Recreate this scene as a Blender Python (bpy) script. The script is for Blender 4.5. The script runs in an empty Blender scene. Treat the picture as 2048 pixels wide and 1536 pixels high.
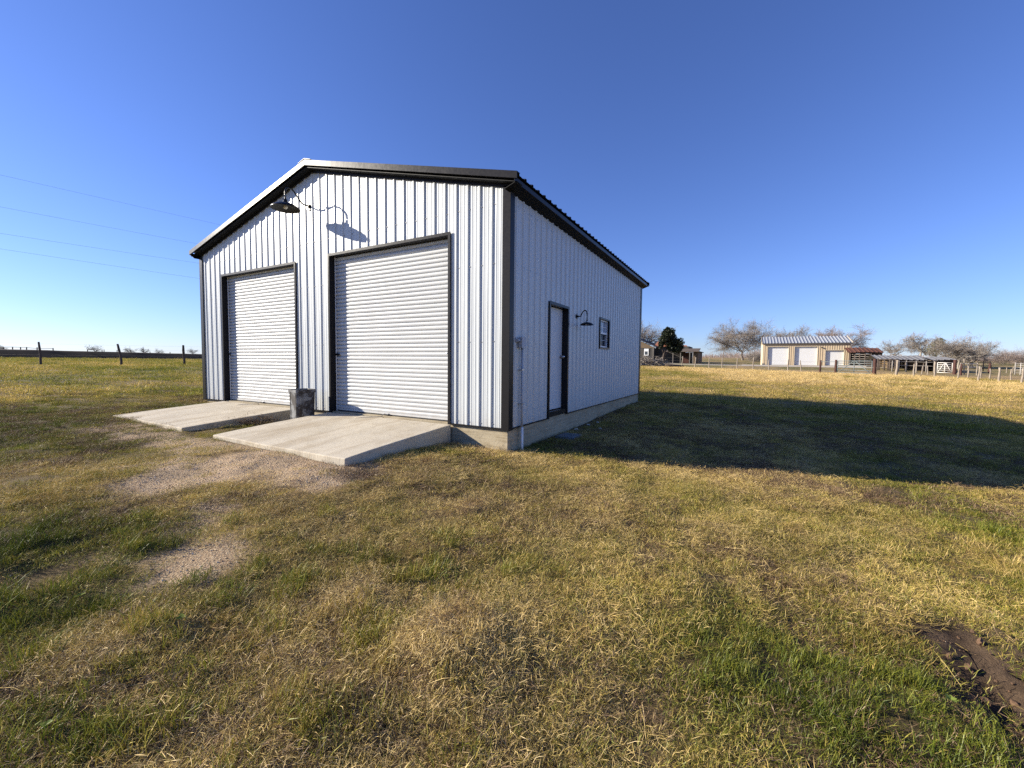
import bpy, math, random
import numpy as np
from mathutils import Vector, Matrix

# ------------------------------------------------------------------ camera, sky, sun, exposure
scene = bpy.context.scene
F_PX, YAW, PITCH, ROLL = 828.31, -0.5115, -0.0539, 0.0097
CAM = np.array([3.1723, -5.5301, 1.0391])
SUN_AZ, SUN_EL = math.radians(24.5), math.radians(21.5)     # light travels towards (cos az, sin az), downwards by el

def cam_axes():
    cy, sy, cp, sp = math.cos(YAW), math.sin(YAW), math.cos(PITCH), math.sin(PITCH)
    fwd = np.array([sy * cp, cy * cp, sp]); right = np.array([cy, -sy, 0.0]); up = np.cross(right, fwd)
    cr, sr = math.cos(ROLL), math.sin(ROLL)
    return cr * right + sr * up, -sr * right + cr * up, fwd
RIGHT, UP, FWD = cam_axes()
cam_data = bpy.data.cameras.new('camera')
cam = bpy.data.objects.new('camera', cam_data)
scene.collection.objects.link(cam)
M = Matrix(((RIGHT[0], UP[0], -FWD[0], CAM[0]), (RIGHT[1], UP[1], -FWD[1], CAM[1]), (RIGHT[2], UP[2], -FWD[2], CAM[2]), (0, 0, 0, 1)))
cam.matrix_world = M
cam_data.sensor_fit = 'HORIZONTAL'; cam_data.sensor_width = 36.0
cam_data.lens = 36.0 * F_PX / 2048.0
cam_data.clip_start = 0.05; cam_data.clip_end = 6000.0
scene.camera = cam

world = bpy.data.worlds.new('World'); scene.world = world; world.use_nodes = True
wn, wl = world.node_tree.nodes, world.node_tree.links
wn.clear()
sky = wn.new('ShaderNodeTexSky'); sky.sky_type = 'NISHITA'; sky.sun_disc = False
sky.sun_elevation = SUN_EL
TO_SUN = np.array([-math.cos(SUN_AZ) * math.cos(SUN_EL), -math.sin(SUN_AZ) * math.cos(SUN_EL), math.sin(SUN_EL)])
sky.sun_rotation = math.atan2(TO_SUN[0], TO_SUN[1])
sky.altitude = 60.0; sky.air_density = 1.0; sky.dust_density = 0.15; sky.ozone_density = 2.6
bg = wn.new('ShaderNodeBackground'); bg.inputs['Strength'].default_value = 0.0530
wo = wn.new('ShaderNodeOutputWorld')
tint = wn.new('ShaderNodeMix'); tint.data_type = 'RGBA'; tint.blend_type = 'MULTIPLY'; tint.inputs['Factor'].default_value = 1.0
tint.inputs[7].default_value = (0.95, 1.11, 1.80, 1.0)          # the camera's cool white balance, the same over the whole sky
wl.new(sky.outputs['Color'], tint.inputs[6]); wl.new(tint.outputs[2], bg.inputs['Color']); wl.new(bg.outputs['Background'], wo.inputs['Surface'])

sun_data = bpy.data.lights.new('sun', 'SUN'); sun_data.energy = 5.0; sun_data.angle = math.radians(0.53)
sun_data.color = (1.0, 0.92, 0.78)
sun = bpy.data.objects.new('sun', sun_data); scene.collection.objects.link(sun)
sun.rotation_euler = Vector(-TO_SUN).to_track_quat('-Z', 'Y').to_euler()
sun.location = (-30, -20, 30)

scene.view_settings.view_transform = 'Standard'; scene.view_settings.look = 'None'
scene.view_settings.exposure = 1.0; scene.view_settings.gamma = 1.0
scene.view_settings.use_curve_mapping = False
scene.render.engine = 'CYCLES'
scene.cycles.max_bounces = 4; scene.cycles.diffuse_bounces = 1; scene.cycles.transparent_max_bounces = 8
scene.cycles.use_denoising = False

# ------------------------------------------------------------------ helpers
rng = np.random.default_rng(7)
random.seed(7)
COL = scene.collection

def ray_dir(px, py):
    return RIGHT * (px - 1024) / F_PX + UP * (768 - py) / F_PX + FWD
HF = np.array([math.sin(YAW), math.cos(YAW)])
HR = np.array([math.cos(YAW), -math.sin(YAW)])
def P3(px, py, D):                       # the surveyed point seen at a pixel, D metres ahead of the lens
    d = ray_dir(px, py); t = D / (d[0] * HF[0] + d[1] * HF[1])
    return CAM + t * d
def on_plane(px, py, ax, val):
    d = ray_dir(px, py); return CAM + d * (val - CAM[ax]) / d[ax]

def sm(a, b, x):
    t = np.clip((np.asarray(x, float) - a) / (b - a), 0, 1); return t * t * (3 - 2 * t)

_perm = rng.random((256, 256))
def vnoise(x, y):
    x = np.asarray(x, float); y = np.asarray(y, float)
    xi = np.floor(x).astype(int); yi = np.floor(y).astype(int)
    fx = x - xi; fy = y - yi; fx = fx * fx * (3 - 2 * fx); fy = fy * fy * (3 - 2 * fy)
    a = _perm[xi & 255, yi & 255]; b = _perm[(xi + 1) & 255, yi & 255]
    c = _perm[xi & 255, (yi + 1) & 255]; d = _perm[(xi + 1) & 255, (yi + 1) & 255]
    return (a * (1 - fx) + b * fx) * (1 - fy) + (c * (1 - fx) + d * fx) * fy
def fbm(x, y, s, oct=4, ox=0.0):
    v = 0; a = 0.5; t = 0
    for i in range(oct):
        v = v + a * vnoise(x / s + 17.3 * i + ox, y / s + 5.7 * i + ox * 1.7); t += a; a *= 0.5; s *= 0.5
    return v / t

class MB:
    def __init__(self): self.v = []; self.f = []; self.m = []; self.mi = 0; self.sm = False
    def add(self, vs, fs):
        o = len(self.v); self.v += [tuple(map(float, p)) for p in vs]
        for f in fs: self.f.append(tuple(i + o for i in f)); self.m.append(self.mi)
        return self
    def box(self, a, b):
        (x0, y0, z0), (x1, y1, z1) = a, b
        return self.add([(x0, y0, z0), (x1, y0, z0), (x1, y1, z0), (x0, y1, z0), (x0, y0, z1), (x1, y0, z1), (x1, y1, z1), (x0, y1, z1)],
                        [(0, 3, 2, 1), (4, 5, 6, 7), (0, 1, 5, 4), (1, 2, 6, 5), (2, 3, 7, 6), (3, 0, 4, 7)])
    def hexa(self, p):                   # eight corners, bottom ring then top ring
        return self.add(p, [(0, 3, 2, 1), (4, 5, 6, 7), (0, 1, 5, 4), (1, 2, 6, 5), (2, 3, 7, 6), (3, 0, 4, 7)])
    def quad(self, a, b, c, d): return self.add([a, b, c, d], [(0, 1, 2, 3)])
    def tube(self, pts, radii, n=8, cap=True):
        pts = [np.array(p, float) for p in pts]
        if np.isscalar(radii): radii = [radii] * len(pts)
        o = len(self.v); ref = None
        for i, p in enumerate(pts):
            t = pts[min(i + 1, len(pts) - 1)] - pts[max(i - 1, 0)]; t = t / (np.linalg.norm(t) + 1e-9)
            if ref is None: ref = np.array([0, 0, 1.0]) if abs(t[2]) < 0.9 else np.array([1.0, 0, 0])
            u = np.cross(ref, t); u /= np.linalg.norm(u) + 1e-9; w = np.cross(t, u); ref = w * 0 + ref
            for k in range(n):
                a = 2 * math.pi * k / n
                q = p + radii[i] * (math.cos(a) * u + math.sin(a) * w); self.v.append(tuple(q))
        for i in range(len(pts) - 1):
            for k in range(n):
                a = o + i * n + k; b = o + i * n + (k + 1) % n
                self.f.append((a, b, b + n, a + n)); self.m.append(self.mi)
        if cap:
            self.f.append(tuple(o + k for k in range(n))[::-1]); self.m.append(self.mi)
            e = o + (len(pts) - 1) * n
            self.f.append(tuple(e + k for k in range(n))); self.m.append(self.mi)
        return self
    def lathe(self, prof, c, n=24):      # prof: (radius, z) list; axis z through c
        o = len(self.v)
        for r, z in prof:
            for k in range(n):
                a = 2 * math.pi * k / n; self.v.append((c[0] + r * math.cos(a), c[1] + r * math.sin(a), c[2] + z))
        for i in range(len(prof) - 1):
            for k in range(n):
                a = o + i * n + k; b = o + i * n + (k + 1) % n
                self.f.append((a, b, b + n, a + n)); self.m.append(self.mi)
        return self
    def mesh(self, name, mats, smooth=False):
        me = bpy.data.meshes.new(name); me.from_pydata(self.v, [], self.f)
        for m in (mats if isinstance(mats, (list, tuple)) else [mats]): me.materials.append(m)
        if any(self.m): me.polygons.foreach_set('material_index', self.m)
        if smooth: me.polygons.foreach_set('use_smooth', [True] * len(me.polygons))
        me.update(); return me
    def build(self, name, mats, parent=None, smooth=False):
        o = bpy.data.objects.new(name, self.mesh(name, mats, smooth)); COL.objects.link(o)
        if parent is not None:
            o.parent = parent; o.matrix_parent_inverse = Matrix.Translation(-Vector(world_loc(parent)))
        return o
def world_loc(o):
    v = Vector(o.location); p = o.parent
    return v if p is None else v
def thing(name, label, cat, loc=(0, 0, 0), group=None):
    o = bpy.data.objects.new(name, None); COL.objects.link(o); o.location = Vector([float(c) for c in loc]); o.empty_display_size = 0.2
    return tag(o, label, cat, group)
def tag(o, label=None, cat=None, group=None, kind=None):
    if label: o['label'] = label
    if cat: o['category'] = cat
    if group: o['group'] = group
    if kind: o['kind'] = kind
    return o
def part(mb, name, mats, parent, smooth=False):      # geometry given in world coordinates, parented without moving
    o = bpy.data.objects.new(name, mb.mesh(name, mats, smooth)); COL.objects.link(o); o.parent = parent
    off = Vector((0, 0, 0)); p = parent
    while p is not None: off += p.location; p = p.parent
    o.location = -off
    return o
def bevel(o, w=0.004, seg=2):
    m = o.modifiers.new('bevel', 'BEVEL'); m.width = w; m.segments = seg; m.limit_method = 'ANGLE'; return o

# ------------------------------------------------------------------ materials
class NT:
    def __init__(self, name):
        self.mat = bpy.data.materials.new(name); self.mat.use_nodes = True
        self.t = self.mat.node_tree; self.t.nodes.clear()
        self.out = self.n('ShaderNodeOutputMaterial')
    def n(self, typ, **kw):
        nd = self.t.nodes.new(typ)
        for k, v in kw.items(): setattr(nd, k, v)
        return nd
    def l(self, a, b): self.t.links.new(a, b)
    def setin(self, sock, v):
        if hasattr(v, 'is_output'): self.l(v, sock)
        else:
            if isinstance(v, tuple) and len(v) == 3 and sock.type == 'RGBA': v = (*v, 1)
            sock.default_value = v
    def coord(self, kind='Object', scale=(1, 1, 1), rot=(0, 0, 0)):
        if kind == 'World': s = self.n('ShaderNodeNewGeometry').outputs['Position']
        else: s = self.n('ShaderNodeTexCoord').outputs[kind]
        m = self.n('ShaderNodeMapping'); self.l(s, m.inputs['Vector']); m.inputs['Scale'].default_value = scale; m.inputs['Rotation'].default_value = rot
        return m.outputs['Vector']
    def noise(self, vec, scale, detail=4, rough=0.55, dist=0.0):
        nd = self.n('ShaderNodeTexNoise'); self.l(vec, nd.inputs['Vector']); nd.inputs['Scale'].default_value = scale
        nd.inputs['Detail'].default_value = detail; nd.inputs['Roughness'].default_value = rough; nd.inputs['Distortion'].default_value = dist
        return nd.outputs['Fac']
    def ramp(self, fac, stops):
        r = self.n('ShaderNodeValToRGB'); self.l(fac, r.inputs['Fac']); e = r.color_ramp.elements
        while len(e) < len(stops): e.new(0.5)
        for el, (p, c) in zip(e, stops): el.position = p; el.color = (*c, 1) if len(c) == 3 else c
        return r.outputs['Color']
    def val(self, fac, a, b):            # remap to 0..1
        m = self.n('ShaderNodeMapRange'); self.setin(m.inputs['Value'], fac); m.inputs['From Min'].default_value = a; m.inputs['From Max'].default_value = b
        return m.outputs['Result']
    def mix(self, fac, a, b, mode='MIX'):
        m = self.n('ShaderNodeMix', data_type='RGBA', blend_type=mode)
        self.setin(m.inputs['Factor'], fac); self.setin(m.inputs['A'] if False else m.inputs[6], a); self.setin(m.inputs[7], b)
        return m.outputs[2]
    def math(self, op, a, b=0.5):
        m = self.n('ShaderNodeMath', operation=op); self.setin(m.inputs[0], a); self.setin(m.inputs[1], b); return m.outputs[0]
    def bump(self, h, strength=0.3, dist=0.01, normal=None):
        b = self.n('ShaderNodeBump'); self.l(h, b.inputs['Height']); b.inputs['Strength'].default_value = strength; b.inputs['Distance'].default_value = dist
        if normal is not None: self.l(normal, b.inputs['Normal'])
        return b.outputs['Normal']
    def principled(self, color, rough=0.5, metal=0.0, normal=None, spec=0.5, **kw):
        p = self.n('ShaderNodeBsdfPrincipled'); self.setin(p.inputs['Base Color'], color); self.setin(p.inputs['Roughness'], rough)
        self.setin(p.inputs['Metallic'], metal); p.inputs['Specular IOR Level'].default_value = spec
        for k, v in kw.items(): self.setin(p.inputs[k], v)
        if normal is not None: self.l(normal, p.inputs['Normal'])
        self.l(p.outputs[0], self.out.inputs['Surface']); return p

def mat_painted(name, col, rough=0.38, dirt=0.08, oil=0.25, spec=0.5, scale=(1, 1, 0.35), splash=False):
    t = NT(name); v = t.coord('World', scale)
    n1 = t.noise(v, 2.2, 3); n2 = t.noise(t.coord('World'), 26, 5, 0.65)
    c = t.mix(t.math('MULTIPLY', t.val(n1, 0.35, 0.75), dirt * 2), col, tuple(x * 0.72 for x in col))
    c = t.mix(t.math('MULTIPLY', t.val(n2, 0.62, 0.8), dirt * 2.5), c, tuple(x * 0.55 for x in col))
    if splash:
        sep = t.n('ShaderNodeSeparateXYZ'); t.l(t.coord('World'), sep.inputs[0]); low = t.val(sep.outputs['Z'], 0.42, -0.05)
        sp = t.math('MULTIPLY', t.math('MULTIPLY', low, low), t.val(t.noise(t.coord('World'), 7, 6, .7), 0.35, 0.7)); c = t.mix(t.math('MULTIPLY', sp, 0.55), c, (0.36, 0.29, 0.21))
        st = t.noise(t.coord('World', (9, 9, .35)), 1.0, 3, .6); c = t.mix(t.math('MULTIPLY', t.val(st, 0.58, 0.78), 0.16), c, tuple(x * 0.6 for x in col))
    r = t.math('ADD', t.math('MULTIPLY', n2, 0.22), rough - 0.1)
    t.principled(c, r, 0.0, t.bump(n1, oil, 0.02), spec); return t.mat
def mat_simple(name, col, rough=0.6, metal=0.0, var=0.25, scale=8.0, bump=0.2, spec=0.5):
    t = NT(name); n1 = t.noise(t.coord('World'), scale, 5, 0.6)
    c = t.mix(t.val(n1, 0.3, 0.75), tuple(x * (1 - var) for x in col), tuple(min(1, x * (1 + var)) for x in col))
    t.principled(c, rough, metal, t.bump(n1, bump, 0.01), spec); return t.mat
def mat_concrete(name, col, stain=0.5, rows=False, sc=1.0, worn=False):
    t = NT(name); v = t.coord('World')
    big = t.noise(v, 0.9 * sc, 5, 0.6, 0.4); med = t.noise(v, 5 * sc, 5, 0.6); fine = t.noise(v, 90, 3, 0.7)
    c = t.mix(t.val(big, 0.3, 0.7), tuple(x * 0.86 for x in col), tuple(x * 1.08 for x in col))
    c = t.mix(t.math('MULTIPLY', t.val(med, 0.5, 0.75), stain), c, (col[0] * 0.68, col[1] * 0.62, col[2] * 0.52))
    c = t.mix(t.math('MULTIPLY', t.val(fine, 0.55, 0.8), 0.35), c, tuple(x * 0.6 for x in col))
    h = t.math('ADD', t.math('MULTIPLY', fine, 0.5), med)
    if worn:
        tr = t.noise(t.coord('World', (2.6, .35, 1)), 1.3, 4, .6, .3); c = t.mix(t.math('MULTIPLY', t.val(tr, 0.46, 0.70), 0.75), c, (col[0] * .66, col[1] * .60, col[2] * .52))
        sp_ = t.noise(v, 17, 2, .5); c = t.mix(t.math('MULTIPLY', t.val(sp_, 0.70, 0.76), 0.7), c, (col[0] * .4, col[1] * .34, col[2] * .28))
        br = t.noise(t.coord('World', (55, 3, 1)), 1.0, 2, .5); h = t.math('ADD', h, t.math('MULTIPLY', br, .5))
    if rows:
        lay = t.noise(t.coord('World', (0.6, 0.6, 9)), 3.0, 4, 0.6)
        c = t.mix(t.math('MULTIPLY', t.val(lay, 0.45, 0.72), 0.75), c, (col[0] * 0.55, col[1] * 0.5, col[2] * 0.42))
        pit = t.noise(v, 38, 2, 0.5); c = t.mix(t.math('MULTIPLY', t.val(pit, 0.62, 0.7), 0.5), c, tuple(x * 0.4 for x in col))
        h = t.math('ADD', h, t.math('MULTIPLY', lay, 1.5))
    t.principled(c, 0.88, 0, t.bump(h, 0.45, 0.012), 0.25); return t.mat
def mat_wood(name, a, b, sc=(30, 30, 3), rough=0.85):
    t = NT(name); n1 = t.noise(t.coord('World', sc), 1.0, 6, 0.65, 0.6); n2 = t.noise(t.coord('World'), 1.7, 3)
    c = t.mix(t.val(n1, 0.3, 0.72), a, b); c = t.mix(t.math('MULTIPLY', n2, 0.4), c, tuple(x * 0.6 for x in a))
    t.principled(c, rough, 0, t.bump(n1, 0.6, 0.01), 0.2); return t.mat
def mat_leaf(name, stops, transl=0.35, attr='tone', dry_attr=None):
    t = NT(name)
    g = t.n('ShaderNodeAttribute', attribute_name=attr).outputs['Fac']
    if dry_attr:
        d = t.n('ShaderNodeAttribute', attribute_name=dry_attr, attribute_type='INSTANCER').outputs['Fac']
        g = t.math('ADD', t.math('MULTIPLY', g, 0.75), t.math('MULTIPLY', t.math('SUBTRACT', d, 0.5), 0.85))
    c = t.ramp(g, stops)
    pos = t.coord('World'); n1 = t.noise(pos, 0.9, 4)
    c = t.mix(t.val(n1, 0.3, 0.7), t.mix(1.0, c, (0.72, 0.72, 0.72), 'MULTIPLY'), t.mix(1.0, c, (1.12, 1.1, 1.02), 'MULTIPLY'))
    n3 = t.noise(pos, 2.6, 4, .6)
    c = t.mix(t.math('MULTIPLY', t.val(n3, 0.54, 0.72), 0.5), c, t.mix(1.0, c, (0.60, 0.47, 0.42), 'MULTIPLY'))
    d = t.n('ShaderNodeBsdfDiffuse'); t.l(c, d.inputs['Color'])
    tr = t.n('ShaderNodeBsdfTranslucent'); t.l(c, tr.inputs['Color'])
    gl = t.n('ShaderNodeBsdfGlossy'); gl.inputs['Roughness'].default_value = 0.5; gl.inputs['Color'].default_value = (0.8, 0.8, 0.8, 1)
    m = t.n('ShaderNodeMixShader'); m.inputs[0].default_value = transl; t.l(d.outputs[0], m.inputs[1]); t.l(tr.outputs[0], m.inputs[2])
    m2 = t.n('ShaderNodeMixShader'); m2.inputs[0].default_value = 0.03; t.l(m.outputs[0], m2.inputs[1]); t.l(gl.outputs[0], m2.inputs[2])
    t.l(m2.outputs[0], t.out.inputs['Surface']); return t.mat

WHITE = mat_painted('white_siding_paint', (0.535, 0.555, 0.548), 0.36, 0.05, 0.35, splash=True)
WHITE_DOOR = mat_painted('white_curtain_paint', (0.56, 0.565, 0.55), 0.42, 0.08, 0.25, scale=(0.6, 1, 1), splash=True)
WHITE_SLAB = mat_painted('white_door_paint', (0.60, 0.60, 0.60), 0.45, 0.05, 0.05)
TRIM = mat_painted('charcoal_trim_paint', (0.021, 0.0195, 0.0195), 0.30, 0.25, 0.12, 0.14)
ROOF = mat_painted('charcoal_roof_paint', (0.016, 0.016, 0.018), 0.32, 0.25, 0.1, 0.35)
SOFFIT = mat_painted('dark_soffit_paint', (0.009, 0.009, 0.009), 0.6, 0.2, 0.05, 0.2)
CONC = mat_concrete('broomed_concrete', (0.54, 0.475, 0.365), 0.5, worn=True)
FOUND = mat_concrete('formed_concrete', (0.44, 0.37, 0.25), 0.6, True)
BLACK = mat_simple('black_enamel', (0.008, 0.008, 0.009), 0.32, 0.0, 0.2, 20, 0.05, 0.3)
LAMP_IN = mat_simple('lamp_inside_enamel', (0.016, 0.015, 0.014), 0.6, 0.0, 0.2, 20, 0.05)
BULB = mat_simple('bulb_glass', (0.75, 0.72, 0.65), 0.15, 0.0, 0.02, 5, 0.0)
STEEL = mat_simple('zinc_steel', (0.52, 0.52, 0.52), 0.35, 1.0, 0.2, 25, 0.1)
GREYPVC = mat_simple('grey_pvc', (0.40, 0.42, 0.45), 0.5, 0.0, 0.08, 10, 0.05)
RUBBER = mat_simple('black_rubber', (0.015, 0.015, 0.015), 0.75, 0.0, 0.2, 30, 0.1)
ROPE = mat_simple('pale_rope', (0.55, 0.47, 0.35), 0.9, 0.0, 0.2, 60, 0.3)
VINYL = mat_simple('white_vinyl', (0.78, 0.78, 0.77), 0.4, 0.0, 0.05, 6, 0.02)
def mat_glass(name, col, rough=0.05):
    t = NT(name); n = t.noise(t.coord('World'), 1.5, 2); t.principled(col, rough, 0.0, t.bump(n, 0.02, 0.02), 0.9); return t.mat
GLASS_UP = mat_glass('sky_reflecting_glass', (0.42, 0.46, 0.52)); GLASS_DARK = mat_glass('dark_glass', (0.03, 0.035, 0.045))  # upper panes: pale blue of reflected sky put into the base colour

# ------------------------------------------------------------------ terrain
W, L, H = 9.21, 9.06, 3.66
_cp = []
def cp(x, y, z): _cp.append((x, y, z))
def cpp(px, py, D): p = P3(px, py, D); cp(*p)
for c in ((0, 0, -.385), (0, 4.5, -.34), (0, 9.06, -.285), (-1, 0, -.34), (-4.7, 0, -.26), (-9.2, 0, -.085), (-9.2, 9, .0), (-4.6, 4.5, -.25), (-4.6, 9, -.15),
          (3.2, -5.5, -.58), (0, -5, -.47), (-1.1, -2.25, -.240), (-2.6, -2.3, -.212), (-4.2, -2.25, -.192), (-5.3, -2.25, -.176), (-6.8, -2.3, -.166), (-8.2, -2.2, -.160),
          (-4.7, -1, -.29), (-6, -5, -.33), (-10, -4, -.16), (3, 1.2, -.53), (6.2, 2.5, -.68), (10, 3, -.78), (6, 8, -.56), (10, 11, -.68), (3, 13, -.36), (6, -4, -.68), (12, -8, -.8), (6, -14, -.7), (-8, -14, -.4),
          (-16, -2, .12), (-14, 8, .2), (20, 14, -.75)): cp(*c)
for q in ((83, 731, 24), (240, 731.5, 24), (369, 731.5, 24), (0, 716, 33), (200, 717, 42), (400, 717.6, 54),
          (1363, 734, 50), (1506, 740, 45), (1640, 746, 42), (1671, 747.5, 40), (1748, 750.5, 36), (1792, 751.5, 35), (1869, 755, 33.5), (1917, 759, 32.5), (1999, 764, 31), (2046, 766, 30.5),
          (1450, 733, 62), (1300, 727, 72), (1600, 737, 55), (1485, 720.6, 115), (1420, 715, 170), (1850, 743, 50), (1960, 742, 52), (1780, 738, 65), (2030, 745, 50)): cpp(*q)
for x in (3, 11.5, 20):
    for y in (74, 86): cp(x, y, .9)
for a in range(0, 360, 20):
    for r, z in ((420, 4.0), (1500, 5.0)):
        dx, dy = math.cos(math.radians(a)), math.sin(math.radians(a))
        zz = z if (dx * HR[0] + dy * HR[1]) > -0.2 else 1.2
        cp(CAM[0] + dx * r, CAM[1] + dy * r, zz)
_cp = np.array(_cp)
def _ker(d2): return np.sqrt(d2 + 3.0 ** 2)
_d2 = ((_cp[:, None, :2] - _cp[None, :, :2]) ** 2).sum(-1)
_A = np.zeros((len(_cp) + 1,) * 2); _A[:-1, :-1] = _ker(_d2) + np.eye(len(_cp)) * -0.05; _A[:-1, -1] = 1; _A[-1, :-1] = 1
_wt = np.linalg.solve(_A, np.append(_cp[:, 2], 0))
RAMPS = ((-8.22, -5.22), (-4.2, -1.08))           # x spans of the two ramps
RAMP_Y = -2.14
def base_z(x, y):
    x = np.asarray(x, float); y = np.asarray(y, float); z = np.full(x.shape, _wt[-1])
    for i in range(len(_cp)): z = z + _wt[i] * _ker((x - _cp[i, 0]) ** 2 + (y - _cp[i, 1]) ** 2)
    return z
MUD = on_plane(2000, 1412, 2, -0.63)[:2]
MUD_DIR = (on_plane(2040, 1490, 2, -0.63) - on_plane(1900, 1310, 2, -0.63))[:2]; MUD_DIR = MUD_DIR / np.linalg.norm(MUD_DIR)
def seg_dist(x, y, a, b):
    a = np.asarray(a, float); b = np.asarray(b, float); d = b - a; t = np.clip(((x - a[0]) * d[0] + (y - a[1]) * d[1]) / (d @ d), 0, 1)
    return np.hypot(x - a[0] - t * d[0], y - a[1] - t * d[1])
def mud_mask(x, y):
    n = fbm(x, y, 0.35, 3, 3.1)
    u = (x - MUD[0]) * MUD_DIR[0] + (y - MUD[1]) * MUD_DIR[1]; w = -(x - MUD[0]) * MUD_DIR[1] + (y - MUD[1]) * MUD_DIR[0]
    m1 = sm(1.0, 0.45, np.hypot(u / 0.62, w / 0.21) + (n - .5) * 2.4)
    return m1
def gpt(px, py, z): return on_plane(px, py, 2, z)[:2]
_gr = [gpt(600, 935, -.27), gpt(450, 930, -.26), gpt(330, 965, -.28)]
_gb = [gpt(430, 1030, -.40), gpt(392, 1125, -.43), gpt(190, 1120, -.40)]
def gravel_mask(x, y):
    n = fbm(x, y, 0.6, 4, 9.0) - .5; n2 = fbm(x, y, 2.0, 3, 4.0) - .5
    d = np.minimum(seg_dist(x, y, _gr[0], _gr[1]) / 0.95, seg_dist(x, y, _gr[1], _gr[2]) / 0.6)
    m = sm(1.0, 0.6, d + n * 1.3 + n2 * 0.7)
    d2 = np.minimum(seg_dist(x, y, _gb[0], _gb[1]) / 0.34, seg_dist(x, y, _gb[1], _gb[2]) / 0.2 + 0.85)
    m = np.maximum(m, 0.85 * sm(1.15, 0.45, d2 + n * 1.9))
    d3 = seg_dist(x, y, gpt(230, 850, -.18), gpt(430, 900, -.22)) / 0.45
    m = np.maximum(m, 0.75 * sm(1.0, 0.6, d3 + n * 1.8))
    return m
def drive_mask(x, y):                 # caliche drive past the far garage
    c = 70.5 + 0.8 * np.sin(x * .12) - sm(2, 14, x) * 1.5; w = 1.7
    m = sm(w + .5, w - .3, np.abs(y - c)) * (x < 26) + 0 * x
    return np.clip(m, 0, 1)
def lumps(x, y):
    r = np.hypot(x - CAM[0], y - CAM[1]); k = sm(34, 6, r)
    z = k * ((fbm(x, y, 0.55, 3, 1.0) - .5) * 0.11 + (fbm(x, y, 2.6, 2, 6.0) - .5) * 0.13)
    return z + (fbm(x, y, 14, 2, 8.0) - .5) * 0.12 * sm(12, 40, r)
PILE = (gpt(455, 842, -.19) + gpt(520, 836, -.19)) / 2
HUMPS = [(gpt(900, 1310, -.55), .26, .07), (gpt(690, 1205, -.5), .2, .045), (gpt(935, 1030, -.47), .17, .06), (gpt(1265, 935, -.5), .13, .05), (gpt(250, 1290, -.47), .3, .05), (gpt(1560, 965, -.6), .4, .04)]
def terrain(x, y):
    x = np.asarray(x, float); y = np.asarray(y, float)
    z = base_z(x, y)
    lp = lumps(x, y)
    inr = np.zeros_like(z)
    for a, b in RAMPS: inr = np.maximum(inr, sm(.5, 0.05, np.maximum(np.maximum(a - x, x - b), np.maximum(RAMP_Y - y, y - 0))))
    wall = sm(.6, .05, np.maximum(np.maximum(-W - x, x), np.maximum(-y, y - L)))
    z = z + lp * (1 - np.maximum(inr, wall) * .75)
    z = z + 0.16 * np.exp(-(((x - PILE[0]) / .32) ** 2 + ((y - PILE[1]) / .55) ** 2)) * (0.6 + fbm(x, y, .15, 2, 2.2))
    for (c, r, h) in HUMPS: z = z + h * np.exp(-((x - c[0]) ** 2 + (y - c[1]) ** 2) / r ** 2) * (0.5 + fbm(x, y, .12, 2, 5.5))
    for a, b in RAMPS:                 # the earth under each slab
        k = sm(.02, -.10, np.maximum(np.maximum(a - x, x - b), np.maximum(RAMP_Y - y, y - 0.2))); z = z - .25 * k
    k = sm(.0, -.2, np.maximum(np.maximum(-W - x, x), np.maximum(-y, y - L))); z = z - .3 * k
    mm = mud_mask(x, y)
    w = -(x - MUD[0]) * MUD_DIR[1] + (y - MUD[1]) * MUD_DIR[0]; u = (x - MUD[0]) * MUD_DIR[0] + (y - MUD[1]) * MUD_DIR[1]
    groove = np.exp(-((w + .02 + .05 * np.sin(u * 4)) / .055) ** 2)
    z = z + mm * (-0.01 - 0.065 * groove + (fbm(x, y, .16, 3, 7.7) - .5) * .15) + 0.05 * np.exp(-((np.abs(w) - .27) / .08) ** 2) * sm(1.3, .6, np.abs(u)) * fbm(x, y, .2, 2, 1.3)
    z = z - 0.012 * gravel_mask(x, y)
    return z
def tz(x, y): return float(terrain(np.array([x]), np.array([y]))[0])
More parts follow.
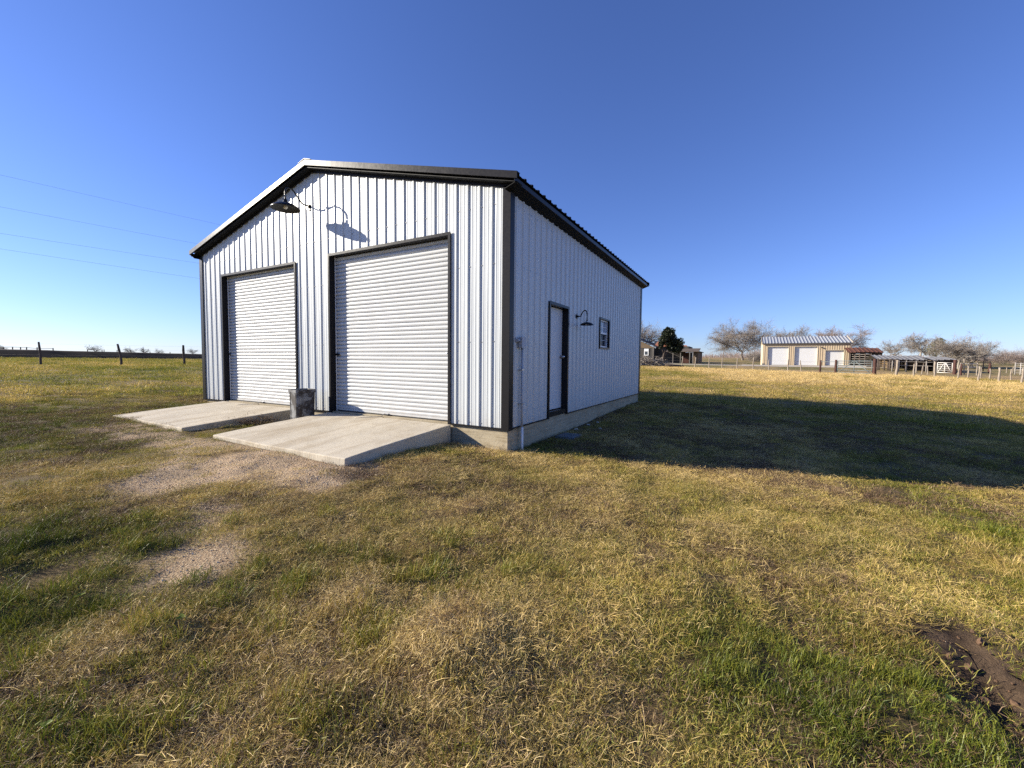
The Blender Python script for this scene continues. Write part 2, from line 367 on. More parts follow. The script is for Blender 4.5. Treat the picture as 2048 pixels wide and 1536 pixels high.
def dryness(x, y):
    r = np.hypot(x - CAM[0], y - CAM[1])
    lat = (x - CAM[0]) * HR[0] + (y - CAM[1]) * HR[1]; dep = (x - CAM[0]) * HF[0] + (y - CAM[1]) * HF[1]
    d = 0.60 + (fbm(x, y, 1.3, 4, 2.0) - .5) * 0.85 + (fbm(x, y, 6.5, 3, 4.4) - .5) * .7
    d = d + .14 * sm(-2, 5, lat) - .13 * sm(-1, -4, lat) * sm(12, 5, dep)
    d = d - .29 * sm(-.5, 1.0, 1 - np.hypot((lat - 1.75) / 1.0, (dep - 1.95) / .6))       # greener tufts by the rut
    band = sm(.25, .6, fbm(x, y, 5.0, 3, 7.0)) * sm(10, 22, lat) * sm(18, 25, dep + .35 * (lat - 30)) * sm(48, 40, dep + .35 * (lat - 30))
    d = d + .10 * sm(10, 22, lat) * sm(15, 24, dep + .35 * (lat - 30)) * sm(48, 40, dep + .35 * (lat - 30)) + .5 * band - .2 * sm(46, 56, dep + .3 * (lat - 30)) * sm(2, 12, lat)
    d = d - .12 * sm(1.5, 4.5, x) * sm(-1, 2, y) * sm(16, 10, y) * sm(12, 8, x)           # lower dryness over the ground out from the side wall
    d = d + .35 * sm(140, 190, r)
    d = d + .5 * np.exp(-(((x - PILE[0]) / .4) ** 2 + ((y - PILE[1]) / .6) ** 2))
    for (c, rr, h) in HUMPS: d = d + .45 * np.exp(-((x - c[0]) ** 2 + (y - c[1]) ** 2) / (rr * 1.1) ** 2)
    d = d + .3 * sm(.9, .3, np.maximum(-W - x, x) + 0 * y) * sm(.6, .15, np.abs(y + .1)) * 1.0
    return np.clip(d, .20, 1.15)

def axis(lo, hi, step, far, g):
    a = list(np.arange(lo, hi + 1e-6, step)); s = step
    while a[-1] < far: s *= g; a.append(a[-1] + s)
    s = step; b = [lo]
    while b[-1] > -far: s *= g; b.append(b[-1] - s)
    return np.array(b[:0:-1] + a)
gx = axis(-6.5, 7.5, .055, 2600, 1.075); gy = axis(-5.2, 2.2, .055, 2600, 1.075)
GX, GY = np.meshgrid(gx, gy, indexing='ij')
GZ = terrain(GX.ravel(), GY.ravel())
nx, ny = len(gx), len(gy)
gv = np.stack([GX.ravel(), GY.ravel(), GZ], 1)
ii = (np.arange(nx - 1)[:, None] * ny + np.arange(ny - 1)[None, :]).ravel()
gf = np.stack([ii, ii + ny, ii + ny + 1, ii + 1], 1)
gme = bpy.data.meshes.new('ground')
gme.vertices.add(len(gv)); gme.vertices.foreach_set('co', gv.ravel())
gme.loops.add(len(gf) * 4); gme.loops.foreach_set('vertex_index', gf.ravel())
gme.polygons.add(len(gf)); gme.polygons.foreach_set('loop_start', np.arange(len(gf)) * 4)
gme.polygons.foreach_set('use_smooth', np.ones(len(gf), bool))
gme.update(calc_edges=True)
for nm, fn in (('dry', dryness), ('gravel', gravel_mask), ('mud', mud_mask), ('drive', drive_mask), ('turf', lambda x, y: sm(12, 30, np.hypot(x - CAM[0], y - CAM[1])))):
    a = gme.attributes.new(nm, 'FLOAT', 'POINT'); a.data.foreach_set('value', fn(gv[:, 0], gv[:, 1]).astype(np.float32))
def mat_ground():
    t = NT('pasture_soil'); v = t.coord('World')
    at = lambda n: t.n('ShaderNodeAttribute', attribute_name=n).outputs['Fac']
    fine = t.noise(v, 34, 6, 0.72); med = t.noise(v, 5.5, 5, 0.65); vf = t.noise(v, 130, 3, 0.7)
    soil = t.ramp(fine, [(0.25, (0.026, 0.016, 0.009)), (0.5, (0.078, 0.048, 0.026)), (0.75, (0.21, 0.145, 0.076))])
    gdry = t.math('ADD', at('dry'), t.math('MULTIPLY', t.math('SUBTRACT', med, 0.5), 0.9))
    grass = t.ramp(gdry, [(0.12, (0.10, 0.115, 0.030)), (0.40, (0.22, 0.19, 0.066)), (0.62, (0.32, 0.24, 0.105)), (0.92, (0.47, 0.315, 0.145))])
    grass = t.mix(t.math('MULTIPLY', t.val(fine, 0.5, 0.72), 0.35), grass, (0.09, 0.066, 0.036))
    c = t.mix(t.math('ADD', t.math('MULTIPLY', at('turf'), 0.5), 0.3), soil, grass)
    vor = t.n('ShaderNodeTexVoronoi'); t.l(v, vor.inputs['Vector']); vor.inputs['Scale'].default_value = 62
    peb = t.ramp(t.noise(v, 48, 2, 0.5), [(0.3, (0.47, 0.345, 0.205)), (0.5, (0.58, 0.445, 0.28)), (0.7, (0.70, 0.56, 0.38))])
    peb = t.mix(t.val(vor.outputs['Distance'], 0.25, 0.7), peb, (0.42, 0.285, 0.175))
    c = t.mix(t.math('MULTIPLY', at('gravel'), .92), c, peb)
    mudc = t.ramp(med, [(0.3, (0.05, 0.033, 0.021)), (0.6, (0.12, 0.080, 0.050)), (0.8, (0.19, 0.132, 0.084))])
    c = t.mix(at('mud'), c, mudc)
    c = t.mix(at('drive'), c, t.ramp(fine, [(0.3, (0.42, 0.37, 0.28)), (0.7, (0.58, 0.52, 0.41))]))
    h = t.math('ADD', fine, t.math('MULTIPLY', vf, 0.4))
    h = t.math('ADD', h, t.math('MULTIPLY', t.math('MULTIPLY', vor.outputs['Distance'], at('gravel')), -0.6))
    t.principled(c, 0.95, 0, t.bump(h, 0.9, 0.03), 0.15); return t.mat
gme.materials.append(mat_ground())
ground = bpy.data.objects.new('ground', gme); COL.objects.link(ground)
tag(ground, 'mown winter pasture with bare gravel patches around the white building', None, None, 'structure')

# ------------------------------------------------------------------ the white metal building
RX, RZ, SLOPE = -W / 2, 4.975, 0.256           # ridge line
EAVE_R, EAVE_L, ROOF_F, ROOF_B = 0.215, -W - 0.13, -0.20, L + 0.20
def roof_z(x): return RZ - SLOPE * abs(x - RX)
bld = thing('metal_building', 'white ribbed metal shop building with charcoal trim and two roll-up doors', 'building', (-W / 2, L / 2, -0.4))
DOORS = ((-8.214, -5.215, 3.117), (-4.170, -1.099, 3.150))
PITCHR = 0.2286
def rib_profile(lo, hi, first, lo_cut=None):
    """(s, outward offset) points of ribbed sheet between lo and hi; first = centre of one rib."""
    pts = []
    k0 = math.floor((lo - first) / PITCHR) - 1; k1 = math.ceil((hi - first) / PITCHR) + 1
    for k in range(k0, k1 + 1):
        c = first + k * PITCHR
        pts += [(c - .034, 0), (c - .013, .0185), (c + .013, .0185), (c + .034, 0)]
        for m in (0.076, 0.152): pts += [(c + m - .012, 0), (c + m - .004, .0032), (c + m + .004, .0032), (c + m + .012, 0)]
    def off(s):
        for (a, oa), (b, ob) in zip(pts, pts[1:]):
            if a <= s <= b: return oa + (ob - oa) * (s - a) / (b - a + 1e-12)
        return 0
    res = [(lo, off(lo))] + [p for p in pts if lo + 1e-4 < p[0] < hi - 1e-4] + [(hi, off(hi))]
    return res
def sheet(prof, zb, zt, to3d, breaks=()):
    """strips of a ribbed sheet; zb/zt give bottom and top at s."""
    mb = MB(); pr = list(prof)
    for b in breaks:
        for i in range(len(pr) - 1):
            if pr[i][0] < b < pr[i + 1][0]:
                t = (b - pr[i][0]) / (pr[i + 1][0] - pr[i][0]); pr.insert(i + 1, (b, pr[i][1] + t * (pr[i + 1][1] - pr[i][1]))); break
    for (s0, o0), (s1, o1) in zip(pr, pr[1:]):
        for lo, hi in zb((s0 + s1) / 2):
            t0 = zt(s0) if hi is None else hi; t1 = zt(s1) if hi is None else hi
            mb.add([to3d(s0, o0, lo), to3d(s1, o1, lo), to3d(s1, o1, t1), to3d(s0, o0, t0)], [(0, 1, 2, 3)])
    return mb
def front_spans(s):
    for a, b, t in DOORS:
        if a + .01 < s < b - .01: return [(t - .01, None)]
    return [(0.0, None)]
PW = PITCHR * 4
FR = -0.312
def panels(lo, hi, first): 
    e = [lo]; k = math.floor((lo - first) / PITCHR) + 1
    c = first + k * PITCHR + .045
    while c < hi:
        if c - e[-1] > .25 and (round((c - first - .045) / PITCHR)) % 4 == 0: e.append(c)
        c += PITCHR
    e.append(hi); return list(zip(e, e[1:]))
for a, b in panels(-W + .0, 0.0, FR):
    br = [RX] + [q for d in DOORS for q in (d[0] + .01, d[1] - .01)]
    part(sheet(rib_profile(a, b, FR), front_spans, lambda s: roof_z(s) - .07, lambda s, o, z: (s, -o, z), br), 'wall_panel', WHITE, bld)
WDOOR, WIN = (1.4487, 2.4134, 0.0381, 2.1589), (4.4893, 5.3236, 1.3851, 2.1612)
def side_spans(s):
    if WDOOR[0] + .01 < s < WDOOR[1] - .01: return [(WDOOR[3] - .01, None)]
    if WIN[0] + .01 < s < WIN[1] - .01: return [(0, WIN[2] + .01), (WIN[3] - .01, None)]
    return [(0, None)]
SR = 0.205
for a, b in panels(0.0, L, SR):
    br = [q for d in (WDOOR, WIN) for q in (d[0] + .01, d[1] - .01)]
    part(sheet(rib_profile(a, b, SR), side_spans, lambda s: H + .03, lambda s, o, z: (o, s, z), br), 'wall_panel', WHITE, bld)
for a, b in panels(0.0, L, SR):
    part(sheet(rib_profile(a, b, SR), lambda s: [(0, None)], lambda s: H + .03, lambda s, o, z: (-W - o, s, z)), 'wall_panel', WHITE, bld)
for a, b in panels(-W, 0.0, FR):
    part(sheet(rib_profile(a, b, FR), lambda s: [(0, None)], lambda s: roof_z(s) - .07, lambda s, o, z: (s, L + o, z), [RX]), 'wall_panel', WHITE, bld)
# foundation
mb = MB(); mb.box((-W + .012, .012, -0.9), (-.012, L - .012, -.004)); fo = part(mb, 'foundation', FOUND, bld)
# corner trims: an L of two flanges each
def corner(x, y, sx, sy):
    mb = MB(); t = .0305; w = .105
    mb.hexa([(x + sx * t, y + sy * t, -.035), (x - sx * w, y + sy * t, -.035), (x - sx * w, y + sy * .026, -.035), (x + sx * .026, y + sy * .026, -.035),
             (x + sx * t, y + sy * t, H + .02), (x - sx * w, y + sy * t, H + .02), (x - sx * w, y + sy * .026, H + .02), (x + sx * .026, y + sy * .026, H + .02)])
    mb.hexa([(x + sx * t, y + sy * .026, -.035), (x + sx * .026, y + sy * .026, -.035), (x + sx * .026, y - sy * w, -.035), (x + sx * t, y - sy * w, -.035),
             (x + sx * t, y + sy * .026, H + .02), (x + sx * .026, y + sy * .026, H + .02), (x + sx * .026, y - sy * w, H + .02), (x + sx * t, y - sy * w, H + .02)])
    return part(mb, 'corner_trim', TRIM, bld)
corner(0, 0, 1, -1); corner(-W, 0, -1, -1); corner(0, L, 1, 1); corner(-W, L, -1, 1)
# base trim under the sheets
for (a, b) in ((-W - .02, DOORS[0][0] - .003), (DOORS[0][1] + .003, DOORS[1][0] - .003), (DOORS[1][1] + .003, -.03)):
    mb = MB(); mb.box((a, -.0255, -.028), (b, .011, -.001)); part(mb, 'base_trim', TRIM, bld)
for (a, b) in ((.108, WDOOR[0] - .003), (WDOOR[1] + .003, L - .11)):
    mb = MB(); mb.box((-.011, a, -.02), (.0255, b, -.001)); part(mb, 'base_trim', TRIM, bld)
# roof sheets: ribs run down the slope
def roof_panel(y0, y1, xe):
    pr = rib_profile(y0, y1, .1); mb = MB()
    xr = RX + (0.0 if xe > RX else -0.0)
    nz = (SLOPE / math.hypot(1, SLOPE), 1 / math.hypot(1, SLOPE)); s = 1 if xe > RX else -1
    for (s0, o0), (s1, o1) in zip(pr, pr[1:]):
        o0 *= 1.5; o1 *= 1.5
        e = lambda x, y, o: (x + s * nz[0] * o, y, roof_z(x) + nz[1] * o)
        mb.add([e(xr, s0, o0), e(xe, s0, o0), e(xe, s1, o1), e(xr, s1, o1)], [(0, 1, 2, 3)])
    return part(mb, 'roof_panel', ROOF, bld)
e = list(np.arange(ROOF_F + .012, ROOF_B - .2, PW)) + [ROOF_B - .012]
for a, b in zip(e, e[1:]): roof_panel(a, b, EAVE_R); roof_panel(a, b, EAVE_L)
# rake trims: an outer fascia with a lip onto the roof, the front right one in two lengths
def rake(x0, x1, yf, s, name='rake_trim'):
    mb = MB(); d = .068
    def ring(x, lap): 
        z = roof_z(x)
        return [(x, yf, z - d), (x, yf + s * .012, z - d), (x, yf + s * .012, z + .034), (x, yf, z + .034)]
    a, b = ring(x0, 0), ring(x1, 0); mb.hexa([a[0], b[0], b[1], a[1], a[3], b[3], b[2], a[2]])
    a2 = [(x0, yf + s * .0125, roof_z(x0) + .030), (x1, yf + s * .0125, roof_z(x1) + .030), (x1, yf + s * .10, roof_z(x1) + .030), (x0, yf + s * .10, roof_z(x0) + .030)]
    mb.hexa(a2 + [(p[0], p[1], p[2] + .006) for p in a2])
    a3 = [(x0, yf + s * .0125, roof_z(x0) - d), (x1, yf + s * .0125, roof_z(x1) - d), (x1, yf + s * .035, roof_z(x1) - d), (x0, yf + s * .035, roof_z(x0) - d)]
    mb.hexa(a3 + [(p[0], p[1], p[2] + .005) for p in a3])
    return part(mb, name, TRIM, bld)
rake(EAVE_L - .012, RX, ROOF_F, 1); rake(RX, -3.305, ROOF_F, 1); rake(-3.30, EAVE_R + .012, ROOF_F - .003, 1)
rake(EAVE_L - .012, RX, ROOF_B, -1); rake(RX, EAVE_R + .012, ROOF_B, -1)
# soffits under the front overhang, with the strip of trim where they meet the wall
for x0, x1 in ((EAVE_L, RX), (RX, EAVE_R)):
    for ya, yb in ((ROOF_F + .036, .0), (L, ROOF_B - .036)):
        mb = MB(); q = [(x0, ya, roof_z(x0) - .105), (x1, ya, roof_z(x1) - .105), (x1, yb, roof_z(x1) - .105), (x0, yb, roof_z(x0) - .105)]
        mb.hexa(q + [(p[0], p[1], p[2] + .01) for p in q]); part(mb, 'soffit', SOFFIT, bld)
for x0, x1 in ((-W, RX), (RX, 0.0)):
    mb = MB(); q = [(x0, -.0305, roof_z(x0) - .155), (x1, -.0305, roof_z(x1) - .155), (x1, -.026, roof_z(x1) - .155), (x0, -.026, roof_z(x0) - .155)]
    mb.hexa(q + [(p[0], p[1], p[2] + .05) for p in q]); part(mb, 'gable_trim', TRIM, bld)
# eaves: fascia strip, soffit
for xe, s, xw in ((EAVE_R, 1, 0.0), (EAVE_L, -1, -W)):
    z = roof_z(xe); fx = xe - s * .028
    mb = MB(); x0, x1 = sorted((fx, fx - s * .012)); mb.box((x0, ROOF_F + .013, z - .098), (x1, ROOF_B - .013, z - .03)); part(mb, 'eave_trim', TRIM, bld)
    mb = MB(); a, b = (fx - s * .0125, xw)
    mb.hexa([(a, ROOF_F + .04, z - .100), (b, ROOF_F + .04, z - .165), (b, ROOF_B - .04, z - .165), (a, ROOF_B - .04, z - .100),
             (a, ROOF_F + .04, z - .092), (b, ROOF_F + .04, z - .157), (b, ROOF_B - .04, z - .157), (a, ROOF_B - .04, z - .092)]); part(mb, 'soffit', SOFFIT, bld)
mb = MB()
for s in (-1, 1):
    q = [(RX, ROOF_F - .008, RZ + .052), (RX + s * .19, ROOF_F - .008, roof_z(RX + s * .19) + .046), (RX + s * .19, ROOF_B, roof_z(RX + s * .19) + .046), (RX, ROOF_B, RZ + .052)]
    mb.hexa(q + [(p[0], p[1], p[2] + .006) for p in q])
part(mb, 'ridge_cap', ROOF, bld)

# roll-up doors
CURT_Y = 0.125
for i, (a, b, t) in enumerate(DOORS):
    w = .048
    zb = -.012
    for (x0, x1) in ((a, a + w), (b - w, b)):
        inner = x1 if x0 == a else x0; outer = x0 if x0 == a else x1
        mb = MB(); mb.box((x0, -.0325, zb - .01), (x1, -.025, t - w)); mb.box((min(inner, inner + (.006 if inner == x0 else -.006)), -.025, zb), (max(inner, inner + (.006 if inner == x0 else -.006)), CURT_Y + .05, t - w))
        part(mb, 'door_trim', TRIM, bld)
    mb = MB(); mb.box((a, -.0325, t - w), (b, -.025, t)); mb.box((a + w, -.025, t - w), (b - w, CURT_Y + .05, t - w + .006)); part(mb, 'door_trim', TRIM, bld)
    # curtain of interlocking slats
    xa, xb = a + w + .008, b - w - .008; pitch = .0765; mb = MB(); z = .055; prof = [(z, 0.0)]
    while z < t - w - .02:
        prof += [(z + .005, -.005), (z + .022, -.0105), (z + .040, -.0115), (z + .050, -.008), (z + .0575, .004), (z + .0625, .012), (z + .0705, .012), (z + pitch, 0.0)]; z += pitch
    prof = np.array(prof); nxs = 15; xs_ = np.linspace(xa, xb, nxs); slat = np.floor((prof[:, 0] - .055) / pitch + 1e-6)
    XX, ZZ = np.meshgrid(xs_, prof[:, 0]); YY = CURT_Y + prof[:, 1][:, None] + .007 * (fbm(XX + 7 * i, slat[:, None] * pitch + 0 * XX, .9, 2, 14.0) - .5) + .004 * (fbm(XX * .6 + 3 * i, slat[:, None] * 3.7 + 0 * XX, .5, 2, 3.0) - .5)
    mb.v = [tuple(map(float, p)) for p in np.stack([XX, YY, ZZ], -1).reshape(-1, 3)]
    for r_ in range(len(prof) - 1):
        for c_ in range(nxs - 1): q_ = r_ * nxs + c_; mb.f.append((q_, q_ + 1, q_ + 1 + nxs, q_ + nxs)); mb.m.append(0)
    d = part(mb, 'rollup_door', WHITE_DOOR, bld)
    mb = MB(); mb.box((xa, CURT_Y - .018, .022), (xb, CURT_Y + .014, .056)); part(mb, 'bottom_bar', WHITE_DOOR, d)
    mb = MB(); mb.box((xa, CURT_Y - .010, -.003), (xb, CURT_Y + .006, .0215)); part(mb, 'bottom_seal', RUBBER, d)
    for x0 in (xa - .002, xb - .034):
        mb = MB(); mb.box((x0, CURT_Y - .03, -.015), (x0 + .008, CURT_Y - .012, t - w)); part(mb, 'guide_rail', VINYL, d)
    # slide latches
    lx, lz = on_plane((677, 460)[1 - i], (709, 708)[1 - i], 1, CURT_Y)[[0, 2]]
    mb = MB(); mb.box((lx - .085, CURT_Y - .032, lz - .022), (lx + .06, CURT_Y - .0095, lz + .022)); mb.box((lx + .03, CURT_Y - .042, lz - .014), (lx + .055, CURT_Y - .0325, lz + .014)); bevel(part(mb, 'latch', BLACK, d), .006)
    lx, lz = xb - .06, lz + .02
    mb = MB(); mb.box((lx - .05, CURT_Y - .03, lz - .015), (lx + .055, CURT_Y - .0095, lz + .015)); mb.tube([(lx - .035, CURT_Y - .031, lz), (lx - .035, CURT_Y - .06, lz)], .02, 10); bevel(part(mb, 'latch', STEEL, d), .004)
    # pull rope on a clip in the bottom bar
    cx = on_plane((775, 527)[1 - i], (826, 803)[1 - i], 1, CURT_Y)[0]
    mb = MB(); mb.box((cx - .05, CURT_Y - .045, .024), (cx + .06, CURT_Y - .0185, .042)); part(mb, 'clip', STEEL, d)
    rz = lambda y: -.018 + .07 * y + .012
    mb = MB(); pts = [(cx, CURT_Y - .04, .02), (cx - .02, CURT_Y - .07, .03), (cx - .05, CURT_Y - .11, rz(0)), (cx - .02, -.03, rz(-.03)), (cx - .10, -.06, rz(-.06)), (cx - .2, -.14, rz(-.14)), (cx - .3, -.2, rz(-.2)), (cx - .42, -.29, rz(-.29))]
    mb.tube(pts, .007, 6); part(mb, 'pull_rope', ROPE, d, True)

# walk door
y0, y1, z0, z1 = WDOOR; w = .05; DX = -.095
for (a, b) in ((y0, y0 + w), (y1 - w, y1)):
    inner = b if a == y0 else a; e = .006 if inner == a else -.006
    mb = MB(); mb.box((.025, a, z0 - .06), (.0325, b, z1 - w)); mb.box((DX - .03, min(inner, inner + e), z0 - .05), (.025, max(inner, inner + e), z1 - w)); part(mb, 'door_trim', TRIM, bld)
mb = MB(); mb.box((.025, y0, z1 - w), (.0325, y1, z1)); mb.box((DX - .03, y0 + w, z1 - w), (.025, y1 - w, z1 - w + .006)); part(mb, 'door_trim', TRIM, bld)
mb = MB(); mb.box((DX - .044, y0 + w + .008, z0 + .075), (DX, y1 - w - .008, z1 - w - .012)); wd = bevel(part(mb, 'walk_door', WHITE_SLAB, bld), .004)
mb = MB(); mb.box((DX - .04, y0 + w + .0065, z0 - .036), (.012, y1 - w - .0065, z0 + .06)); part(mb, 'threshold', TRIM, bld)
ky, kz = y1 - w - .085, on_plane(1126, 714, 0, DX)[2]
mb = MB(); mb.tube([(DX + .0005, ky, kz), (DX + .012, ky, kz)], .033, 16); mb.tube([(DX + .0125, ky, kz), (DX + .045, ky, kz)], .012, 12); part(mb, 'rose', STEEL, wd, False)
mb = MB(); mb.lathe([(.002, -.03), (.02, -.024), (.03, -.005), (.03, .01), (.02, .024), (.002, .028)], (DX + .066, ky, kz), 16); part(mb, 'knob', STEEL, wd, True)
# window
y0, y1, z0, z1 = WIN; w = .04; X = -.045
for q in (((.025, y0, z0), (.0325, y0 + w, z1)), ((.025, y1 - w, z0), (.0325, y1, z1)), ((.025, y0 + w, z1 - w), (.0325, y1 - w, z1)), ((.025, y0 + w, z0), (.0325, y1 - w, z0 + w))):
    mb = MB(); mb.box(*q); part(mb, 'window_trim', TRIM, bld)
mb = MB()
for q in (((X - .05, y0 + w - .006, z0 + w - .006), (.025, y0 + w, z1 - w + .006)), ((X - .05, y1 - w, z0 + w - .006), (.025, y1 - w + .006, z1 - w + .006)), ((X - .05, y0 + w, z1 - w), (.025, y1 - w, z1 - w + .006)), ((X - .05, y0 + w, z0 + w - .006), (.025, y1 - w, z0 + w))): mb.box(*q)
part(mb, 'window_reveal', TRIM, bld)
a0, a1, b0, b1 = y0 + w, y1 - w, z0 + w, z1 - w; f = .035; zm = (b0 + b1) / 2 + .01
mb = MB()
for q in (((X - .04, a0 + .001, b0 + .001), (X + .02, a0 + f, b1 - .001)), ((X - .04, a1 - f, b0 + .001), (X + .02, a1 - .001, b1 - .001)), ((X - .04, a0 + f, b1 - f), (X + .02, a1 - f, b1 - .001)), ((X - .04, a0 + f, b0 + .001), (X + .02, a1 - f, b0 + f)), ((X - .03, a0 + f, zm - .022), (X + .024, a1 - f, zm + .022))): mb.box(*q)
win = part(mb, 'window', VINYL, bld)
ym = (a0 + a1) / 2
for (lo, hi, gm, gx_) in ((zm + .022, b1 - f, GLASS_UP, X - .012), (b0 + f, zm - .022, GLASS_DARK, X - .02)):
    mz = (lo + hi) / 2
    mb = MB(); mb.box((gx_ + .002, ym - .008, lo), (gx_ + .012, ym + .008, hi)); mb.box((gx_ + .002, a0 + f, mz - .008), (gx_ + .0115, ym - .0085, mz + .008)); mb.box((gx_ + .002, ym + .0085, mz - .008), (gx_ + .0115, a1 - f, mz + .008)); part(mb, 'muntin', VINYL if gm is GLASS_UP else GREYPVC, win)
    for ya, yb in ((a0 + f, ym - .008), (ym + .008, a1 - f)):
        for za, zb_ in ((lo, mz - .008), (mz + .008, hi)):
            mb = MB(); mb.box((gx_ - .004, ya, za), (gx_, yb, zb_)); part(mb, 'pane', gm, win)
# screws: rows of hex heads on the flats beside the ribs
mb = MB()
def screw(p, n):
    n = np.array(n, float); mb.tube([np.array(p), np.array(p) + n * .007], .0095, 6)
k = 0
for row in (.05, 1.35, 2.55, 3.45):
    c = FR
    while c > -W + .1:
        x = c + .045
        if -W + .12 < x < -.11 and not any(a - .01 < x < b + .01 and row < t + .02 for a, b, t in DOORS): screw((x, -.0005, row + .004 * math.sin(c * 37)), (0, -1, 0))
        c -= PITCHR
    c = SR
    while c < L - .1:
        y = c + .045
        if y > .13 and not (WDOOR[0] - .01 < y < WDOOR[1] + .01 and row < 2.2) and not (WIN[0] < y < WIN[1] and 1.38 < row < 2.2): screw((.0005, y, row + .004 * math.sin(c * 31)), (1, 0, 0))
        c += PITCHR
so = part(mb, 'screws', mat_simple('painted_screw_heads', (0.16, 0.16, 0.165), .5, 0, .2, 20, .1), bld); so['kind'] = 'stuff'

# ------------------------------------------------------------------ concrete ramps
def ramp(x0, x1, zf, label):
    y0 = RAMP_Y; zt = -.022; mb = MB(); n = 8
    xs = np.linspace(x0, x1, n + 1); ys = np.linspace(y0, -.0265, 7)
    def zz(x, y): return zf + (zt - zf) * ((y - y0) / (-.0265 - y0)) ** 0.9 + .004 * math.sin(x * 2.1 + y * 1.3)
    o = {}
    for i, x in enumerate(xs):
        for j, y in enumerate(ys): o[i, j] = len(mb.v); mb.v.append((x, y + (.008 * math.sin(x * 5) if j == 0 else 0), zz(x, y)))
    for i in range(n):
        for j in range(6): mb.f.append((o[i, j], o[i + 1, j], o[i + 1, j + 1], o[i, j + 1])); mb.m.append(0)
    bt = -.7
    ring = [o[i, 0] for i in range(n + 1)] + [o[n, j] for j in range(1, 7)] + [o[i, 6] for i in range(n - 1, -1, -1)] + [o[0, j] for j in range(5, 0, -1)]
    low = []
    for r in ring: x, y, z = mb.v[r]; low.append(len(mb.v)); mb.v.append((x, y, bt))
    for k in range(len(ring)):
        a, b = ring[k], ring[(k + 1) % len(ring)]; c, d = low[(k + 1) % len(ring)], low[k]; mb.f.append((d, c, b, a)); mb.m.append(0)
    ob = mb.build('concrete_ramp', CONC); m = ob.modifiers.new('bevel', 'BEVEL'); m.width = .012; m.segments = 2; m.limit_method = 'ANGLE'; m.angle_limit = math.radians(40)
    return tag(ob, label, 'ramp', 'concrete ramps in front of the roll-up doors')
ramp(*RAMPS[0], -.150, 'farther concrete ramp leading up to the left roll-up door')
ramp(*RAMPS[1], -.178, 'nearer concrete ramp at the right roll-up door beside the building corner')

# ------------------------------------------------------------------ gooseneck lamps
def gooseneck(mount, out, top, reach, rim_z, rad, label):
    m = np.array(mount, float); o = np.array(out, float)
    t = thing('gooseneck_lamp', label, 'wall lamp', m, 'gooseneck barn lamps on the building walls')
    at = lambda r, z: m + o * r + np.array([0, 0, z - m[2]])
    mb = MB(); mb.tube([m + o * .0005, m + o * .02], rad * .34, 20); mb.tube([m + o * .0205, m + o * .045], rad * .16, 14); part(mb, 'mounting_plate', BLACK, t)
    hs = rim_z + rad * .62                    # where the arm meets the socket
    ctrl = [at(.045, m[2]), at(.045 + reach * .22, m[2] + .005), at(reach * .5, m[2] + (top - m[2]) * .45), at(reach * .66, m[2] + (top - m[2]) * .88), at(reach * .80, top), at(reach * .93, top - (top - hs) * .10), at(reach, top - (top - hs) * .38), at(reach, hs)]
    pts = []
    for i in range(len(ctrl) - 1):
        p0, p1, p2, p3 = ctrl[max(i - 1, 0)], ctrl[i], ctrl[i + 1], ctrl[min(i + 2, len(ctrl) - 1)]
        for u in np.linspace(0, 1, 6, endpoint=False):
            pts.append(.5 * ((2 * p1) + (-p0 + p2) * u + (2 * p0 - 5 * p1 + 4 * p2 - p3) * u * u + (-p0 + 3 * p1 - 3 * p2 + p3) * u ** 3))
    pts.append(ctrl[-1])
    mb = MB(); mb.tube(pts, max(.0115, rad * .058), 10); part(mb, 'arm', BLACK, t, True)
    c = at(reach, rim_z)
    mb = MB(); mb.lathe([(.002, rad * .66), (rad * .13, rad * .65), (rad * .15, rad * .5), (rad * .19, rad * .42), (rad * .19, rad * .36)], c, 20); part(mb, 'socket', BLACK, t, True)
    mb = MB(); out_p = [(rad * .20, rad * .38), (rad * .45, rad * .33), (rad * .72, rad * .22), (rad * .92, rad * .08), (rad, .0), (rad * 1.0, -.012)]
    mb.lathe(out_p, c, 36); sh = part(mb, 'shade', BLACK, t, True)
    mb = MB(); mb.lathe([(rad * .995, -.012), (rad * .9, rad * .07), (rad * .7, rad * .2), (rad * .43, rad * .31), (rad * .1, rad * .36), (.001, rad * .36)], c, 36); part(mb, 'shade_lining', LAMP_IN, sh, True)
    mb = MB(); q = rad * .5 if rad < .2 else .12
    mb.lathe([(.001, -.02), (.03, -.008), (.042, .02), (.036, .05), (.02, .075), (.016, rad * .34)], c + np.array([0, 0, .0]), 16); part(mb, 'bulb', BULB, t, True)
    return t
gooseneck((-4.749, -.0, 4.185), (0, -1, 0), 4.40, .515, 3.985, .262, 'large black gooseneck lamp high on the gable between the roll-up doors')
gooseneck((0, 2.905, 2.015), (1, 0, 0), 2.135, .235, 1.835, .140, 'small black gooseneck lamp on the shaded side wall between door and window')

